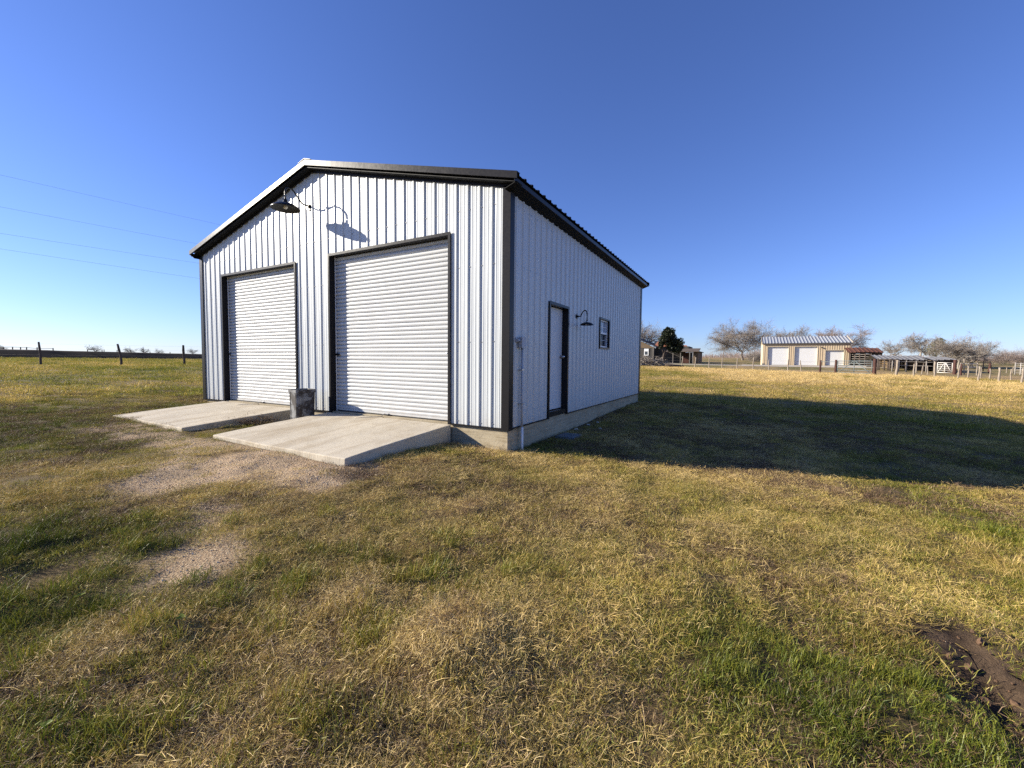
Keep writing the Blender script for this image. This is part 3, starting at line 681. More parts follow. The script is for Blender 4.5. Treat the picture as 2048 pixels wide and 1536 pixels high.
# ------------------------------------------------------------------ meter box and conduit on the side wall
by, bz = .33, 1.345
t = thing('electrical_box', 'grey electrical box with conduit running down the shaded side wall', 'electrical box', (.05, by, -.4))
mb = MB(); mb.box((.0205, by - .055, bz - .085), (.085, by + .065, bz + .085)); bevel(part(mb, 'box', GREYPVC, t), .008)
mb = MB(); mb.box((.0855, by - .06, bz - .09), (.094, by + .07, bz + .09)); bevel(part(mb, 'cover', GREYPVC, t), .004)
mb = MB(); mb.tube([(.05, by - .07, bz + .03), (.05, by - .135, bz + .03)], .022, 12); mb.box((.0205, by - .15, bz - .0), (.03, by - .056, bz + .075)); part(mb, 'fitting', GREYPVC, t)
mb = MB(); mb.tube([(.055, by + .02, bz - .086), (.055, by + .025, .5), (.055, by + .03, -.02)], .017, 10); part(mb, 'conduit', GREYPVC, t, True)
mb = MB(); mb.tube([(.06, by + .03, -.02), (.062, by + .035, -.62)], .0215, 12); part(mb, 'conduit_sleeve', VINYL, t, True)
for z in (.35, .9):
    mb = MB(); mb.box((.0205, by - .012, z), (.072, by + .055, z + .02)); part(mb, 'strap', STEEL, t)

# ------------------------------------------------------------------ trash bin
def mat_bin():
    t = NT('weathered_bin_plastic'); v = t.coord('World')
    n = t.noise(v, 6.0, 6, 0.68, 0.3); f = t.noise(v, 55, 3, 0.7)
    c = t.ramp(n, [(0.40, (0.035, 0.028, 0.024)), (0.48, (0.055, 0.05, 0.048)), (0.55, (0.19, 0.195, 0.20)), (0.7, (0.32, 0.31, 0.28))])
    c = t.mix(t.math('MULTIPLY', t.val(f, 0.5, 0.68), 0.6), c, (0.045, 0.035, 0.03))
    t.principled(c, 0.7, 0, t.bump(f, 0.4, 0.004), 0.35); return t.mat
BIN = mat_bin()
bx, by = -4.50, -.40; bz = tz(bx, by) - .02; bh = .455 - bz
t = thing('trash_bin', 'weathered grey square trash bin standing between the two concrete ramps', 'trash bin', (bx, by, bz))
rot = math.radians(-9)
def sq_ring(hw, z, rc=.05, grow=0.0, n=5):
    pts = []
    for q, (sx, sy) in enumerate(((1, 1), (-1, 1), (-1, -1), (1, -1))):
        for k in range(n):
            a = math.pi / 2 * (q + k / (n - 1)); x = sx * (hw - rc) + (rc + grow) * math.cos(a); y = sy * (hw - rc) + (rc + grow) * math.sin(a)
            pts.append((bx + x * math.cos(rot) - y * math.sin(rot), by + x * math.sin(rot) + y * math.cos(rot), bz + z))
    return pts
def loft(mb, rings, close=False):
    n = len(rings[0]); o = len(mb.v)
    for r in rings: mb.v += r
    for i in range(len(rings) - 1):
        for k in range(n): mb.f.append((o + i * n + k, o + i * n + (k + 1) % n, o + (i + 1) * n + (k + 1) % n, o + (i + 1) * n + k)); mb.m.append(0)
    if close: mb.f.append(tuple(range(o, o + n))[::-1]); mb.m.append(0)
    return mb
mb = MB(); loft(mb, [sq_ring(.168, 0), sq_ring(.170, .02), sq_ring(.184, bh - .06), sq_ring(.175, bh - .06), sq_ring(.16, .03)], True); part(mb, 'body', BIN, t)
mb = MB(); loft(mb, [sq_ring(.185, bh - .065), sq_ring(.197, bh - .062), sq_ring(.200, bh - .005), sq_ring(.194, bh), sq_ring(.186, bh - .003), sq_ring(.176, bh - .05)]); part(mb, 'rim', BIN, t)
R2 = lambda x, y, z: (bx + x * math.cos(rot) - y * math.sin(rot), by + x * math.sin(rot) + y * math.cos(rot), bz + z)
for s in (-1, 1):                               # raised vertical ribs on the two faces in view
    mb = MB(); mb.hexa([R2(s * .11 - .012, -.176, .03), R2(s * .11 + .012, -.176, .03), R2(s * .11 + .012, -.160, .03), R2(s * .11 - .012, -.160, .03),
                        R2(s * .12 - .012, -.190, bh - .07), R2(s * .12 + .012, -.190, bh - .07), R2(s * .12 + .012, -.17, bh - .07), R2(s * .12 - .012, -.17, bh - .07)]); part(mb, 'rib', BIN, t)
    mb = MB(); mb.hexa([R2(.176, s * .115 - .014, .03), R2(.176, s * .115 + .014, .03), R2(.155, s * .115 + .014, .03), R2(.155, s * .115 - .014, .03),
                        R2(.190, s * .125 - .014, bh - .07), R2(.190, s * .125 + .014, bh - .07), R2(.17, s * .125 + .014, bh - .07), R2(.17, s * .125 - .014, bh - .07)]); part(mb, 'rib', BIN, t)

# plastic lid of a ground box beside the wall
p = gpt(1137, 871, -.36); z = tz(*p) + .03
LID = mat_simple('grey_green_plastic', (0.10, 0.13, 0.15), 0.5, 0, .15, 12, .1)
t = thing('ground_box', 'flat grey plastic lid of a ground box in the grass by the foundation', 'utility box', (p[0], p[1], z))
mb = MB(); mb.box((p[0] - .19, p[1] - .25, z - .12), (p[0] + .19, p[1] + .25, z - .006)); bevel(part(mb, 'housing', LID, t), .01)
mb = MB(); mb.box((p[0] - .175, p[1] - .235, z - .005), (p[0] + .175, p[1] + .235, z + .012)); bevel(part(mb, 'lid', LID, t), .006)

# ------------------------------------------------------------------ left side: road bank, fence posts, power lines
def lp(lat, dep): return CAM[0] + HR[0] * lat + HF[0] * dep, CAM[1] + HR[1] * lat + HF[1] * dep
BANK = mat_simple('bare_dark_bank_soil', (0.022, 0.015, 0.012), 0.95, 0, .45, 1.2, .8, .1)
ROADM = mat_simple('pale_gravel_road', (0.30, 0.265, 0.22), 0.95, 0, .2, 1.5, .3, .1)
deps = np.concatenate([np.arange(4, 120, 1.0), np.arange(120, 420, 6.0)])
def strip(prof, jit, name, mat, label):
    mb = MB(); n = len(prof)
    for i, d in enumerate(deps):
        for j, (la, z) in enumerate(prof):
            x, y = lp(la + jit * (fbm(np.array([d]), np.array([j * 3.1]), 2.5, 3)[0] - .5), d); mb.v.append((x, y, z + .35 * jit * (fbm(np.array([d]), np.array([j * 7.7 + 3]), 3.0, 3)[0] - .5)))
    for i in range(len(deps) - 1):
        for j in range(n - 1): a = i * n + j; mb.f.append((a, a + 1, a + 1 + n, a + n)); mb.m.append(0)
    return tag(mb.build(name, mat, None, True), label, None, None, 'structure')
strip([(-56, .7), (-50.5, 1.62), (-43.6, 1.66), (-43.1, 1.60), (-41.9, .98), (-40.5, .70)], .35, 'road_embankment', BANK, 'dark bare earth bank of the raised road across the left field')
strip([(-49.9, 1.655), (-49.0, 1.70), (-44.6, 1.70), (-43.9, 1.675)], .12, 'road', ROADM, 'pale gravel road along the top of the dark bank')

OLDWOOD = mat_wood('weathered_cedar', (0.22, 0.175, 0.13), (0.44, 0.375, 0.295), (22, 22, 2.5))
DARKWOOD = mat_wood('dark_cedar', (0.055, 0.042, 0.034), (0.13, 0.10, 0.08), (22, 22, 2.5))
RUST = mat_wood('rusty_pipe', (0.055, 0.028, 0.022), (0.115, 0.052, 0.040), (6, 6, 3), .75)
WIRE = mat_simple('fence_wire', (0.16, 0.14, 0.12), 0.6, .6, .2, 3, .0)
def post(px, pyb, pyt, D, r, mat, label, group, name='fence_post', lean=0.0, z=None, bow=0.0):
    b = P3(px, pyb, D); h = (pyb - pyt) / F_PX * D; g = tz(b[0], b[1]); b[2] = g
    lx = np.array([HR[0], HR[1], 0]) * lean * h
    mb = MB(); pts = []; rad = []
    for i, u in enumerate(np.linspace(0, 1, 6)):
        o = np.array([HR[0], HR[1], 0]) * bow * h * math.sin(u * math.pi) + .012 * np.array([math.sin(px + i * 2.1), math.cos(px * 1.3 + i * 1.7), 0])
        pts.append(b + np.array([0, 0, -.35 + (h + .35) * u]) + lx * u + o); rad.append(r * (1.12 - .25 * u + .08 * math.sin(px * .7 + i * 1.9)))
    mb.tube(pts, rad, 8)
    o = mb.build(name, mat, None, True); tag(o, label, 'fence post', group); return b, h
LG = 'dark wooden posts of the left field fence'
lposts = [post(83, 730, 683, 24, .055, DARKWOOD, 'tall dark fence post nearest the left edge of the picture', LG, lean=-.06),
          post(243, 731, 688, 24, .06, DARKWOOD, 'leaning dark fence post, middle of three in the left field', LG, lean=-.14, bow=.05),
          post(369, 731, 690, 24, .065, DARKWOOD, 'dark fence post in the left field closest to the white building', LG, lean=-.03)]
for k, f in enumerate((.45, .72, .93)):
    mb = MB(); pts = [b + np.array([0, 0, h * f]) for b, h in lposts]; d0 = pts[0] - pts[1]; d1 = pts[2] - pts[1]
    mb.tube([pts[0] + d0 * 3, pts[0], pts[1], pts[2], pts[2] + d1 * 3], .0016, 4)
    tag(mb.build('fence_wire', WIRE), ('lowest', 'middle', 'topmost')[k] + ' wire strand strung between the dark left field posts', 'fence wire', 'wire strands of the left field fence')
for i, px in enumerate((6, 25, 41, 53, 74, 106, 175, 204, 208, 234, 262, 300, 340)):
    D = (46.0 if px < 120 else 60.0) + (i % 3); h = (12, 9.5, 8, 10, 9, 6, 5, 4.5, 5, 7, 4, 4, 4)[i] / F_PX * D
    zt = P3(px, (693, 693.5, 694, 694, 694.5, 696, 698.5, 699, 699, 700, 702, 703, 704)[i], D); mb = MB()
    mb.tube([(zt[0], zt[1], zt[2] - h - 1.2), (zt[0], zt[1], zt[2] - h * .4), (zt[0] + .02, zt[1], zt[2])], [.05, .05, .045], 6)
    words = ('at the picture edge', 'second from the picture edge', 'third from the picture edge', 'fourth from the picture edge', 'just left of the tall dark post', 'right of the tall dark post', 'near the lone bare tree', 'left of a close pair', 'right of a close pair', 'beside the leaning dark post', 'under the paired bare trees', 'between the small bare trees', 'farthest right before the building')[i]
    tag(mb.build('fence_post', DARKWOOD, None, True), 'small distant post on the road bank, ' + words, 'fence post', 'small posts along the road bank')
pts = [P3(px, py, 46) for px, py in ((-30, 694), (6, 694), (25, 694), (53, 695), (74, 697), (106, 697))]
mb = MB(); mb.tube(pts, .02, 5); tag(mb.build('fence_rail', DARKWOOD), 'thin dark rail joining the posts on the road bank', 'fence rail')
CABLE = mat_simple('power_cable', (0.22, 0.24, 0.28), 0.5, 0, .1, 2, 0)
for k, (y0, x1, y1, ratio) in enumerate(((349, 440, 449, 1.357), (413, 400, 488, 1.3115), (466, 398, 526, 1.298), (497, 395, 556, 1.348))):
    mb = MB(); pts = []; A, B = P3(0, y0, 26), P3(x1, y1, 26 * ratio)
    for u in np.linspace(-1.2, 3.0, 22): p = A + (B - A) * u; p[2] += .05 * (u - .5) ** 2 - .03; pts.append(p)
    mb.tube(pts, .0058, 5)
    tag(mb.build('power_line', CABLE, None, True), ('highest', 'second highest', 'second lowest', 'lowest')[k] + ' power line crossing the sky left of the building', 'power line', 'power lines in the left sky')

# ------------------------------------------------------------------ trees
BARK = mat_wood('grey_bark', (0.14, 0.115, 0.09), (0.30, 0.26, 0.215), (4, 4, 1.2))
PALEBARK = mat_wood('pale_bark', (0.26, 0.225, 0.18), (0.46, 0.41, 0.34), (4, 4, 1.2))
TWIG = mat_wood('brown_twigs', (0.20, 0.168, 0.138), (0.36, 0.31, 0.265), (1.2, 1.2, 1.2))
REDTWIG = mat_wood('reddish_twigs', (0.21, 0.16, 0.135), (0.36, 0.285, 0.245), (1.2, 1.2, 1.2))
def bare_tree(px, pyb, D, height, spread, seed, label, bark=BARK, twig=TWIG, twigs=2200, trunk_h=.22, stems=1, lean=0.0, tw=.0105, group='bare trees beyond the fences', base=None, flat=.75, name='bare_tree'):
    rs = np.random.default_rng(seed)
    b = P3(px, pyb, D) if base is None else np.array(base, float)
    b[2] = tz(b[0], b[1]) - .1
    t = thing(name, label, 'tree', b, group)
    mt, mc = MB(), MB(); tips = []
    rr = height * .03
    axis_lat = np.array([HR[0], HR[1], 0]); axis_dep = np.array([HF[0], HF[1], 0])
    def inside(p):
        q = p - b; la = (q @ axis_lat) / (spread * .5); de = (q @ axis_dep) / (spread * .5); zz = (q[2] - height * .42) / (height * .6)
        return (la - lean) ** 2 + de ** 2 + zz ** 2 < 1.12
    def branch(p, d, ln, r, lv):
        n = 4 if lv < 3 else 3; pts = [p]; rad = [r]; q = p.copy(); dd = d.copy()
        for i in range(n):
            dd = dd + rs.normal(0, .14 + .05 * lv, 3); dd[2] += .05 if lv < 2 else -.02; dd /= np.linalg.norm(dd); q = q + dd * ln / n
            pts.append(q.copy()); rad.append(r * (1 - .55 * (i + 1) / n))
        (mt if lv < 3 else mc).tube(pts, rad, 7 if lv == 0 else (6 if lv == 1 else 4 if lv == 2 else 3), False)
        if lv >= 3: tips.append((pts, r)); return
        k = (6, 6, 6)[lv] if lv else 7
        for j in range(k):
            u = .35 + .65 * (j + rs.random() * .8) / k if lv else .75 + .25 * j / k
            i = min(int(u * n), n - 1); pp = pts[i] + (pts[i + 1] - pts[i]) * (u * n - i)
            a = rs.normal(0, 1, 3); a[2] = a[2] * .45 + (.12 if lv else .35); a /= np.linalg.norm(a)
            nd = dd * .55 + a * .85; nd /= np.linalg.norm(nd)
            l2 = ln * (.78 if lv == 0 else .64) * (.75 + .5 * rs.random())
            if lv == 0: l2 = spread * .36 * (.8 + .4 * rs.random()); a2 = 2 * math.pi * (j / k) + rs.random(); nd = np.array([math.cos(a2), math.sin(a2), flat * (.55 + .9 * rs.random())]); nd /= np.linalg.norm(nd)
            if inside(pp + nd * l2 * .6) or rs.random() < .25: branch(pp, nd, l2, rad[i] * (.62 if lv else .55), lv + 1)
        if lv: branch(pts[-1], dd, ln * .5, rad[-1], lv + 1)
    for s in range(stems):
        d0 = np.array([0, 0, 1.0]) + (rs.normal(0, .35, 3) * (stems > 1)) * np.array([1, 1, 0]) + axis_lat * lean * .3; d0 /= np.linalg.norm(d0)
        branch(b + np.array([.3 * s * math.cos(s * 2.4), .3 * s * math.sin(s * 2.4), -.2]) * (stems > 1), d0, height * trunk_h, rr / math.sqrt(stems), 0)
    cnt = 0
    while cnt < twigs and tips:
        pts, r = tips[rs.integers(len(tips))]; i = rs.integers(len(pts) - 1); p = pts[i] + (pts[i + 1] - pts[i]) * rs.random()
        d = (pts[i + 1] - pts[i]); d /= np.linalg.norm(d) + 1e-9; d = d * .5 + rs.normal(0, .6, 3) + np.array([0, 0, .12]); d /= np.linalg.norm(d)
        ln = spread * .075 * (.5 + rs.random()); m = p + d * ln * .5 + rs.normal(0, .05 * ln, 3); mc.tube([p, m, p + d * ln], [tw, tw * .75, tw * .35], 3, False); cnt += 1
    part(mt, 'trunk', bark, t, True); part(mc, 'crown', twig, t)
    return t
bare_tree(1485, 721, 115, 11.6, 17.5, 3, 'broad bare oak standing alone left of the tan garage', twigs=11000, trunk_h=.24, tw=.0135)
bare_tree(1583, 721, 128, 12.6, 13, 4, 'round bare tree crown rising behind the left of the garage roof', twigs=8000, tw=.0135)
bare_tree(1672, 724, 112, 11.0, 14, 5, 'wide bare tree rising behind the right end of the garage roof', twig=REDTWIG, twigs=8500, tw=.0135)
bare_tree(1274, 722, 92, 13.5, 15, 6, 'bare tree whose crown shows at the edge of the white building', twigs=5200, tw=.0135, trunk_h=.3)
bare_tree(1324, 722, 98, 7.4, 6.5, 16, 'slim bare tree behind the dark evergreen by the house', twigs=1900, tw=.013, trunk_h=.3)
bare_tree(1790, 729, 120, 8.4, 8.5, 7, 'thin bare tree above the low barn roof near the rusty shed', twigs=1900, tw=.0135)
bare_tree(1840, 733, 72, 7.6, 5.8, 8, 'pale-trunked bare tree rising over the low barn roof', PALEBARK, twigs=2600, tw=.0105, trunk_h=.42)
bare_tree(1912, 738, 66, 8.2, 7.0, 9, 'big bare multi-stemmed tree behind the white pipe gate', PALEBARK, twigs=5200, stems=3, tw=.0105, trunk_h=.25)
bare_tree(1945, 739, 68, 6.4, 6.5, 10, 'bare tree with branches arching down to the right by the pens', BARK, twigs=4200, stems=2, tw=.0105, trunk_h=.2, lean=.35)
for i, (px, D, h, s, w) in enumerate(((2005, 80, 3.6, 5.0, 'left of two'), (2040, 84, 4.0, 5.5, 'right of two'))):
    bare_tree(px, 737, D, h, s, 20 + i, 'reddish bare thicket tree at the right edge, ' + w, BARK, REDTWIG, 2600, stems=4, tw=.0105, trunk_h=.15, group='reddish thicket at the right edge')
for i, (px, D, h, s, w) in enumerate(((1508, 98, 3.6, 4.5, 'just right of the broad bare oak trunk'), (1520, 104, 4.2, 5, 'against the garage left wall'))):
    bare_tree(px, 723, D, h, s, 30 + i, 'brown bare bush ' + w, BARK, TWIG, 2200, stems=4, tw=.0105, trunk_h=.15, group='bushes by the oak', name='bare_bush')
for i, (px, h, s, w) in enumerate(((190, 7.6, 7.5, 'standing alone between the first two dark posts'), (263, 6.7, 6.0, 'left of a pair beyond the leaning dark post'), (290, 6.6, 6.0, 'right of a pair beyond the leaning dark post'), (320, 5.0, 5.0, 'low, left of the third dark post'), (385, 5.2, 6.0, 'low, just left of the white building'), (4, 7.6, 6, 'at the left edge of the picture'))):
    D = 235.0; b = P3(px, 704, D); bare_tree(px, 704, D, h, s, 40 + i, 'small distant bare tree on the horizon, ' + w, DARKWOOD, DARKWOOD, 500, stems=1, tw=.022, trunk_h=.5, group='small bare trees on the left horizon', base=b)

def leaves_mesh(name, centers, rad, n, size, mat, parent, seed, tone=(0, 1)):
    rs = np.random.default_rng(seed); V = []; Fc = []; T = []
    per = n // len(centers)
    for c, r in zip(centers, rad):
        d = rs.normal(0, 1, (per, 3)); d /= np.linalg.norm(d, axis=1)[:, None]; p = c + d * r * (rs.random((per, 1)) ** .4)
        a = rs.normal(0, 1, (per, 3)); a /= np.linalg.norm(a, axis=1)[:, None]; b = np.cross(a, rs.normal(0, 1, (per, 3))); b /= np.linalg.norm(b, axis=1)[:, None]
        s = size * (.6 + .8 * rs.random((per, 1)))
        o = len(V) // 1
        for i in range(per):
            k = len(V); V += [p[i] - a[i] * s[i], p[i] + b[i] * s[i] * .5, p[i] + a[i] * s[i], p[i] - b[i] * s[i] * .5]; Fc.append((k, k + 1, k + 2, k + 3)); T += [tone[0] + (tone[1] - tone[0]) * rs.random()] * 4
    mb = MB(); mb.v = [tuple(map(float, q)) for q in V]; mb.f = Fc; mb.m = [0] * len(Fc)
    o = part(mb, name, mat, parent); a = o.data.attributes.new('tone', 'FLOAT', 'POINT'); a.data.foreach_set('value', np.array(T, np.float32)); return o
EVER = mat_leaf('evergreen_foliage', [(0.0, (0.010, 0.016, 0.008)), (0.6, (0.022, 0.032, 0.014)), (1.0, (0.045, 0.050, 0.022))], .15)
OLIVE = mat_leaf('olive_foliage', [(0.0, (0.11, 0.12, 0.045)), (1.0, (0.22, 0.21, 0.085))], .25)
b = P3(1327, 726, 72); b[2] = tz(b[0], b[1])
t = thing('evergreen_tree', 'dark dense evergreen tree leaning over the porch of the wooden house', 'tree', b)
lat = np.array([HR[0], HR[1], 0]); dep3 = np.array([HF[0], HF[1], 0]); UPV = np.array([0, 0, 1.0])
mb = MB(); mb.tube([b - UPV * .2, b + lat * -.1 + UPV * .9, b + lat * .05 + UPV * 1.8, b + lat * .7 + UPV * 3.2], [.2, .17, .15, .07], 8)
mb.tube([b + UPV * 1.0, b + lat * .5 + UPV * 1.9, b + lat * 1.7 + UPV * 2.8], [.11, .09, .05], 7); mb.tube([b + UPV * 1.7 + lat * .02, b + lat * -.35 + UPV * 2.6, b + lat * -.2 + UPV * 3.6], [.09, .07, .04], 7)
part(mb, 'trunk', DARKWOOD, t, True)
rs = np.random.default_rng(5); cs = []; rd = []
for la, z, r in ((.2, 5.3, .75), (.7, 5.5, .8), (1.2, 5.0, .85), (.3, 4.6, .95), (-.3, 4.3, .8), (1.0, 4.2, 1.1), (1.8, 4.3, .9), (2.3, 3.7, .9), (2.7, 3.1, .75), (1.6, 3.3, 1.1), (.6, 3.5, .9), (-.35, 3.5, .6), (2.0, 2.6, .75), (1.1, 2.6, .7), (-.6, 3.0, .45), (2.9, 2.7, .45), (.5, 5.95, .4)):
    for q in range(2): cs.append(b + lat * (la + rs.normal(0, .15)) + UPV * (z + rs.normal(0, .12)) + dep3 * rs.normal(0, .55)); rd.append(r * .85)
leaves_mesh('crown', cs, rd, 9000, .15, EVER, t, 3)
b = P3(1870, 738, 78); b[2] = tz(b[0], b[1])
t = thing('olive_bush', 'leafy olive-green tree between the bare trees above the barn roof', 'tree', b)
mb = MB(); mb.tube([b - UPV * .2, b + UPV * 1.4, b + lat * .3 + UPV * 2.6], [.14, .11, .06], 7); part(mb, 'trunk', BARK, t, True)
cs = [b + lat * la + UPV * z + dep3 * d for la, z, d in ((-.9, 3.2, 0), (0, 3.9, .3), (.8, 3.6, -.2), (.1, 3.0, -.4), (-1.4, 2.6, .2), (1.5, 3.3, .1), (.6, 4.4, 0), (-.4, 2.3, 0))]
leaves_mesh('crown', cs, [.75] * len(cs), 2600, .13, OLIVE, t, 4)

# far wood on the skyline: nobody could count its stems
rs = np.random.default_rng(11); mb = MB()
for i in range(5200):
    px = rs.uniform(1395, 2080); D = rs.uniform(230, 300)
    if px > 1540: D += 60
    p = P3(px, 722, D); hh = (3.2 + 4.5 * fbm(np.array([px]), np.array([3.0]), 28, 3)[0]) * (.3 + .75 * rs.random()) * (.55 + .45 * min(1, max(0, (px - 1395) / 60)))
    d = np.array([rs.normal(0, .35), rs.normal(0, .35), 1]); q = p + d * hh * .5; z = tz(p[0], p[1]) if i % 40 == 0 or i == 0 else z
    p[2] = z; e = p + d / np.linalg.norm(d) * hh; mb.tube([p - UPV * .3, (p + e) / 2 + rs.normal(0, .2, 3), e], [.10, .09, .05], 3, False)
tag(mb.build('distant_wood', REDTWIG), 'hazy line of leafless woods along the right skyline', None, None, 'stuff')

# ------------------------------------------------------------------ tan garage
TAN = mat_painted('tan_siding_paint', (0.42, 0.325, 0.21), 0.45, 0.1, 0.1); CREAM = mat_painted('cream_trim_paint', (0.52, 0.43, 0.30), 0.45, 0.08, 0.05)
GALV = mat_painted('galvanised_roof', (0.34, 0.35, 0.36), 0.5, 0.2, 0.1); GWHITE = mat_painted('garage_door_white', (0.62, 0.615, 0.605), 0.5, 0.06, 0.02)
gX0, gY, gLen, gDep, gH = 5.72, 76.2, 11.6, 9.0, 3.55
gz = .93; gR = gH + 1.25
g = thing('garage', 'tan metal garage with three white doors and grey ribbed roof', 'building', (gX0, gY, gz))
GD = ((.64, 3.68, 3.08), (4.37, 7.53, 3.08), (8.44, 10.9, 2.45))
def ribbed(s0, s1, zlo, zhi_fn, to3d, pitch=.3, dep=.03, breaks=()):
    mb = MB(); s = s0; e = [s0]
    while s < s1 - 1e-3:
        for w, o in ((pitch * .62, 0), (pitch * .1, dep), (pitch * .18, dep), (pitch * .1, 0)): pass
        ss = [(s, 0), (s + pitch * .62, 0), (s + pitch * .72, dep), (s + pitch * .9, dep), (s + pitch, 0)]
        for (a, oa), (b_, ob) in zip(ss, ss[1:]):
            if a >= s1: break
            b_ = min(b_, s1); mb.quad(to3d(a, oa, zlo), to3d(b_, ob, zlo), to3d(b_, ob, zhi_fn(b_)), to3d(a, oa, zhi_fn(a)))
        s += pitch
    return mb
cuts = [0] + [q for d in GD for q in d[:2]] + [gLen]
for i in range(0, len(cuts), 2): part(ribbed(cuts[i], cuts[i + 1], gz - .1, lambda s: gz + gH, lambda s, o, z: (gX0 + s, gY - o, z)), 'wall_panel', TAN, g)
for a, b_, h in GD:
    part(ribbed(a, b_, gz + h, lambda s: gz + gH, lambda s, o, z: (gX0 + s, gY - o, z)), 'wall_panel', TAN, g)
    mb = MB(); z = gz; prof = [(z, 0)]
    while z < gz + h - .02: prof += [(z + .10, -.012), (z + .13, .015), (z + .15, 0)]; z += .15
    for (za, oa), (zb_, ob) in zip(prof, prof[1:]): mb.quad((gX0 + a, gY + .26 + oa, za), (gX0 + b_, gY + .26 + oa, za), (gX0 + b_, gY + .26 + ob, zb_), (gX0 + a, gY + .26 + ob, zb_))
    d = part(mb, 'garage_door', GWHITE, g)
    mb = MB(); mb.box((gX0 + a - .02, gY - .045, gz - .05), (gX0 + a + .07, gY + .3, gz + h)); mb.box((gX0 + b_ - .07, gY - .045, gz - .05), (gX0 + b_ + .02, gY + .3, gz + h)); mb.box((gX0 + a + .0705, gY - .045, gz + h - .07), (gX0 + b_ - .0705, gY + .3, gz + h + .015)); part(mb, 'door_frame', CREAM, g)
zr = lambda s: gz + gH + (gR - gH) * (1 - abs(s - gDep / 2) / (gDep / 2))
part(ribbed(0, gDep, gz - .1, zr, lambda s, o, z: (gX0 - o, gY + s, z)), 'end_wall', CREAM, g); part(ribbed(0, gDep, gz - .1, zr, lambda s, o, z: (gX0 + gLen + o, gY + s, z)), 'end_wall', TAN, g)
mb = MB(); mb.quad((gX0, gY + gDep, gz - .1), (gX0 + gLen, gY + gDep, gz - .1), (gX0 + gLen, gY + gDep, gz + gH), (gX0, gY + gDep, gz + gH)); part(mb, 'back_wall', TAN, g)
for k, (s0, s1) in enumerate(((-.25, gDep / 2), (gDep + .25, gDep / 2))):
    mb = ribbed(-.15, gLen + .25, 0, lambda s: 1, lambda s, o, u: (gX0 + s, gY + s0 + (s1 - s0) * u, gz + gH - .07 + (gR - gH + .07) * u + .05 + o * 1.6), .45, .05)
    part(mb, 'roof_slope', GALV, g)
mb = MB(); mb.box((gX0 - .17, gY - .29, gz + gH - .17), (gX0 + gLen + .27, gY - .255, gz + gH + .02)); part(mb, 'eave_trim', mat_simple('dark_gutter', (.06, .055, .05), .5), g)
mb = MB(); mb.quad((gX0, gY - .2, gz + gH - .13), (gX0 + gLen, gY - .2, gz + gH - .13), (gX0 + gLen, gY, gz + gH - .09), (gX0, gY, gz + gH - .09)); part(mb, 'soffit', TAN, g)
for x in (gX0 - .16, gX0 + gLen + .23):
    mb = MB(); mb.hexa([(x, gY - .26, gz + gH - .1), (x + .04, gY - .26, gz + gH - .1), (x + .04, gY + gDep / 2, gz + gR - .03), (x, gY + gDep / 2, gz + gR - .03), (x, gY - .26, gz + gH + .09), (x + .04, gY - .26, gz + gH + .09), (x + .04, gY + gDep / 2, gz + gR + .14), (x, gY + gDep / 2, gz + gR + .14)]); part(mb, 'rake_trim', CREAM, g)
mb = MB(); lx = gX0 + 8.0; mb.box((lx - .08, gY - .25, gz + 2.75), (lx + .08, gY - .035, gz + 2.9)); part(mb, 'wall_light', BLACK, g)
# apron: a slab that runs out from the garage doors
mb = MB(); ax0, ax1 = gX0 - 3.0, gX0 + gLen + 3; n = 14
for i in range(n + 1):
    x = ax0 + (ax1 - ax0) * i / n
    for j in range(7):
        y = gY + .3 - (9.5 + .5 * math.sin(x)) * j / 6; z = max(gz - .02 - .04 * j, tz(x, y) + .03 + .004 * j) if j < 6 else tz(x, y) + .012; mb.v.append((x, y, z))
for i in range(n):
    for j in range(6): a = i * 7 + j; mb.f.append((a, a + 1, a + 8, a + 7)); mb.m.append(0)
tag(mb.build('garage_apron', mat_concrete('caliche_apron', (.50, .43, .33), .25, sc=.2), None, True), 'pale tan paved apron in front of the tan garage', None, None, 'structure')

# ------------------------------------------------------------------ wooden house behind the evergreen
SIDING = mat_wood('grey_board_siding', (0.055, 0.050, 0.047), (0.105, 0.098, 0.09), (1, 1, .2)); SHAKE = mat_wood('tan_gable_shakes', (0.13, 0.092, 0.06), (0.21, 0.155, 0.10), (2, 2, 8))
REDROOF = mat_wood('red_brown_roofing', (0.26, 0.10, 0.055), (0.42, 0.18, 0.10), (3, 3, 3)); DARKROOF = mat_simple('dark_shingle', (.045, .04, .038), .9, 0, .3, 4, .3)
TINROOF = mat_wood('weathered_tin', (0.10, 0.077, 0.06), (0.18, 0.145, 0.115), (2, 2, 2)); PORCHW = mat_wood('porch_timber', (0.12, 0.108, 0.095), (0.20, 0.18, 0.16), (6, 6, 1))
REDDOOR = mat_wood('red_brown_boards', (0.06, 0.028, 0.024), (0.10, 0.046, 0.038), (4, 4, 1))
HY = 78.0
def hx(px, py=700, y=HY):                    # x and z on the house's front plane
    p = on_plane(px, py, 1, y); return p[0], p[2]
x0 = hx(1262)[0]; x1 = hx(1311)[0]; xm = x0 + (hx(1311)[0] - hx(1279)[0]) * .35
hz = tz(hx(1300)[0], HY) + .0
xg1, zg_e = hx(1314.5, 693); xpk, zpk = hx(1262, 671)
_, z_gb = hx(1295, 696)
h = thing('wooden_house', 'low wooden ranch house with tan gable and red-brown roof behind the evergreen', 'house', (xpk, HY, hz))
xl = xpk - (xg1 - xpk)
mb = MB(); mb.box((xl + .6, HY, hz - .3), (hx(1307.5)[0], HY + 9, z_gb)); part(mb, 'gable_wall', SIDING, h)
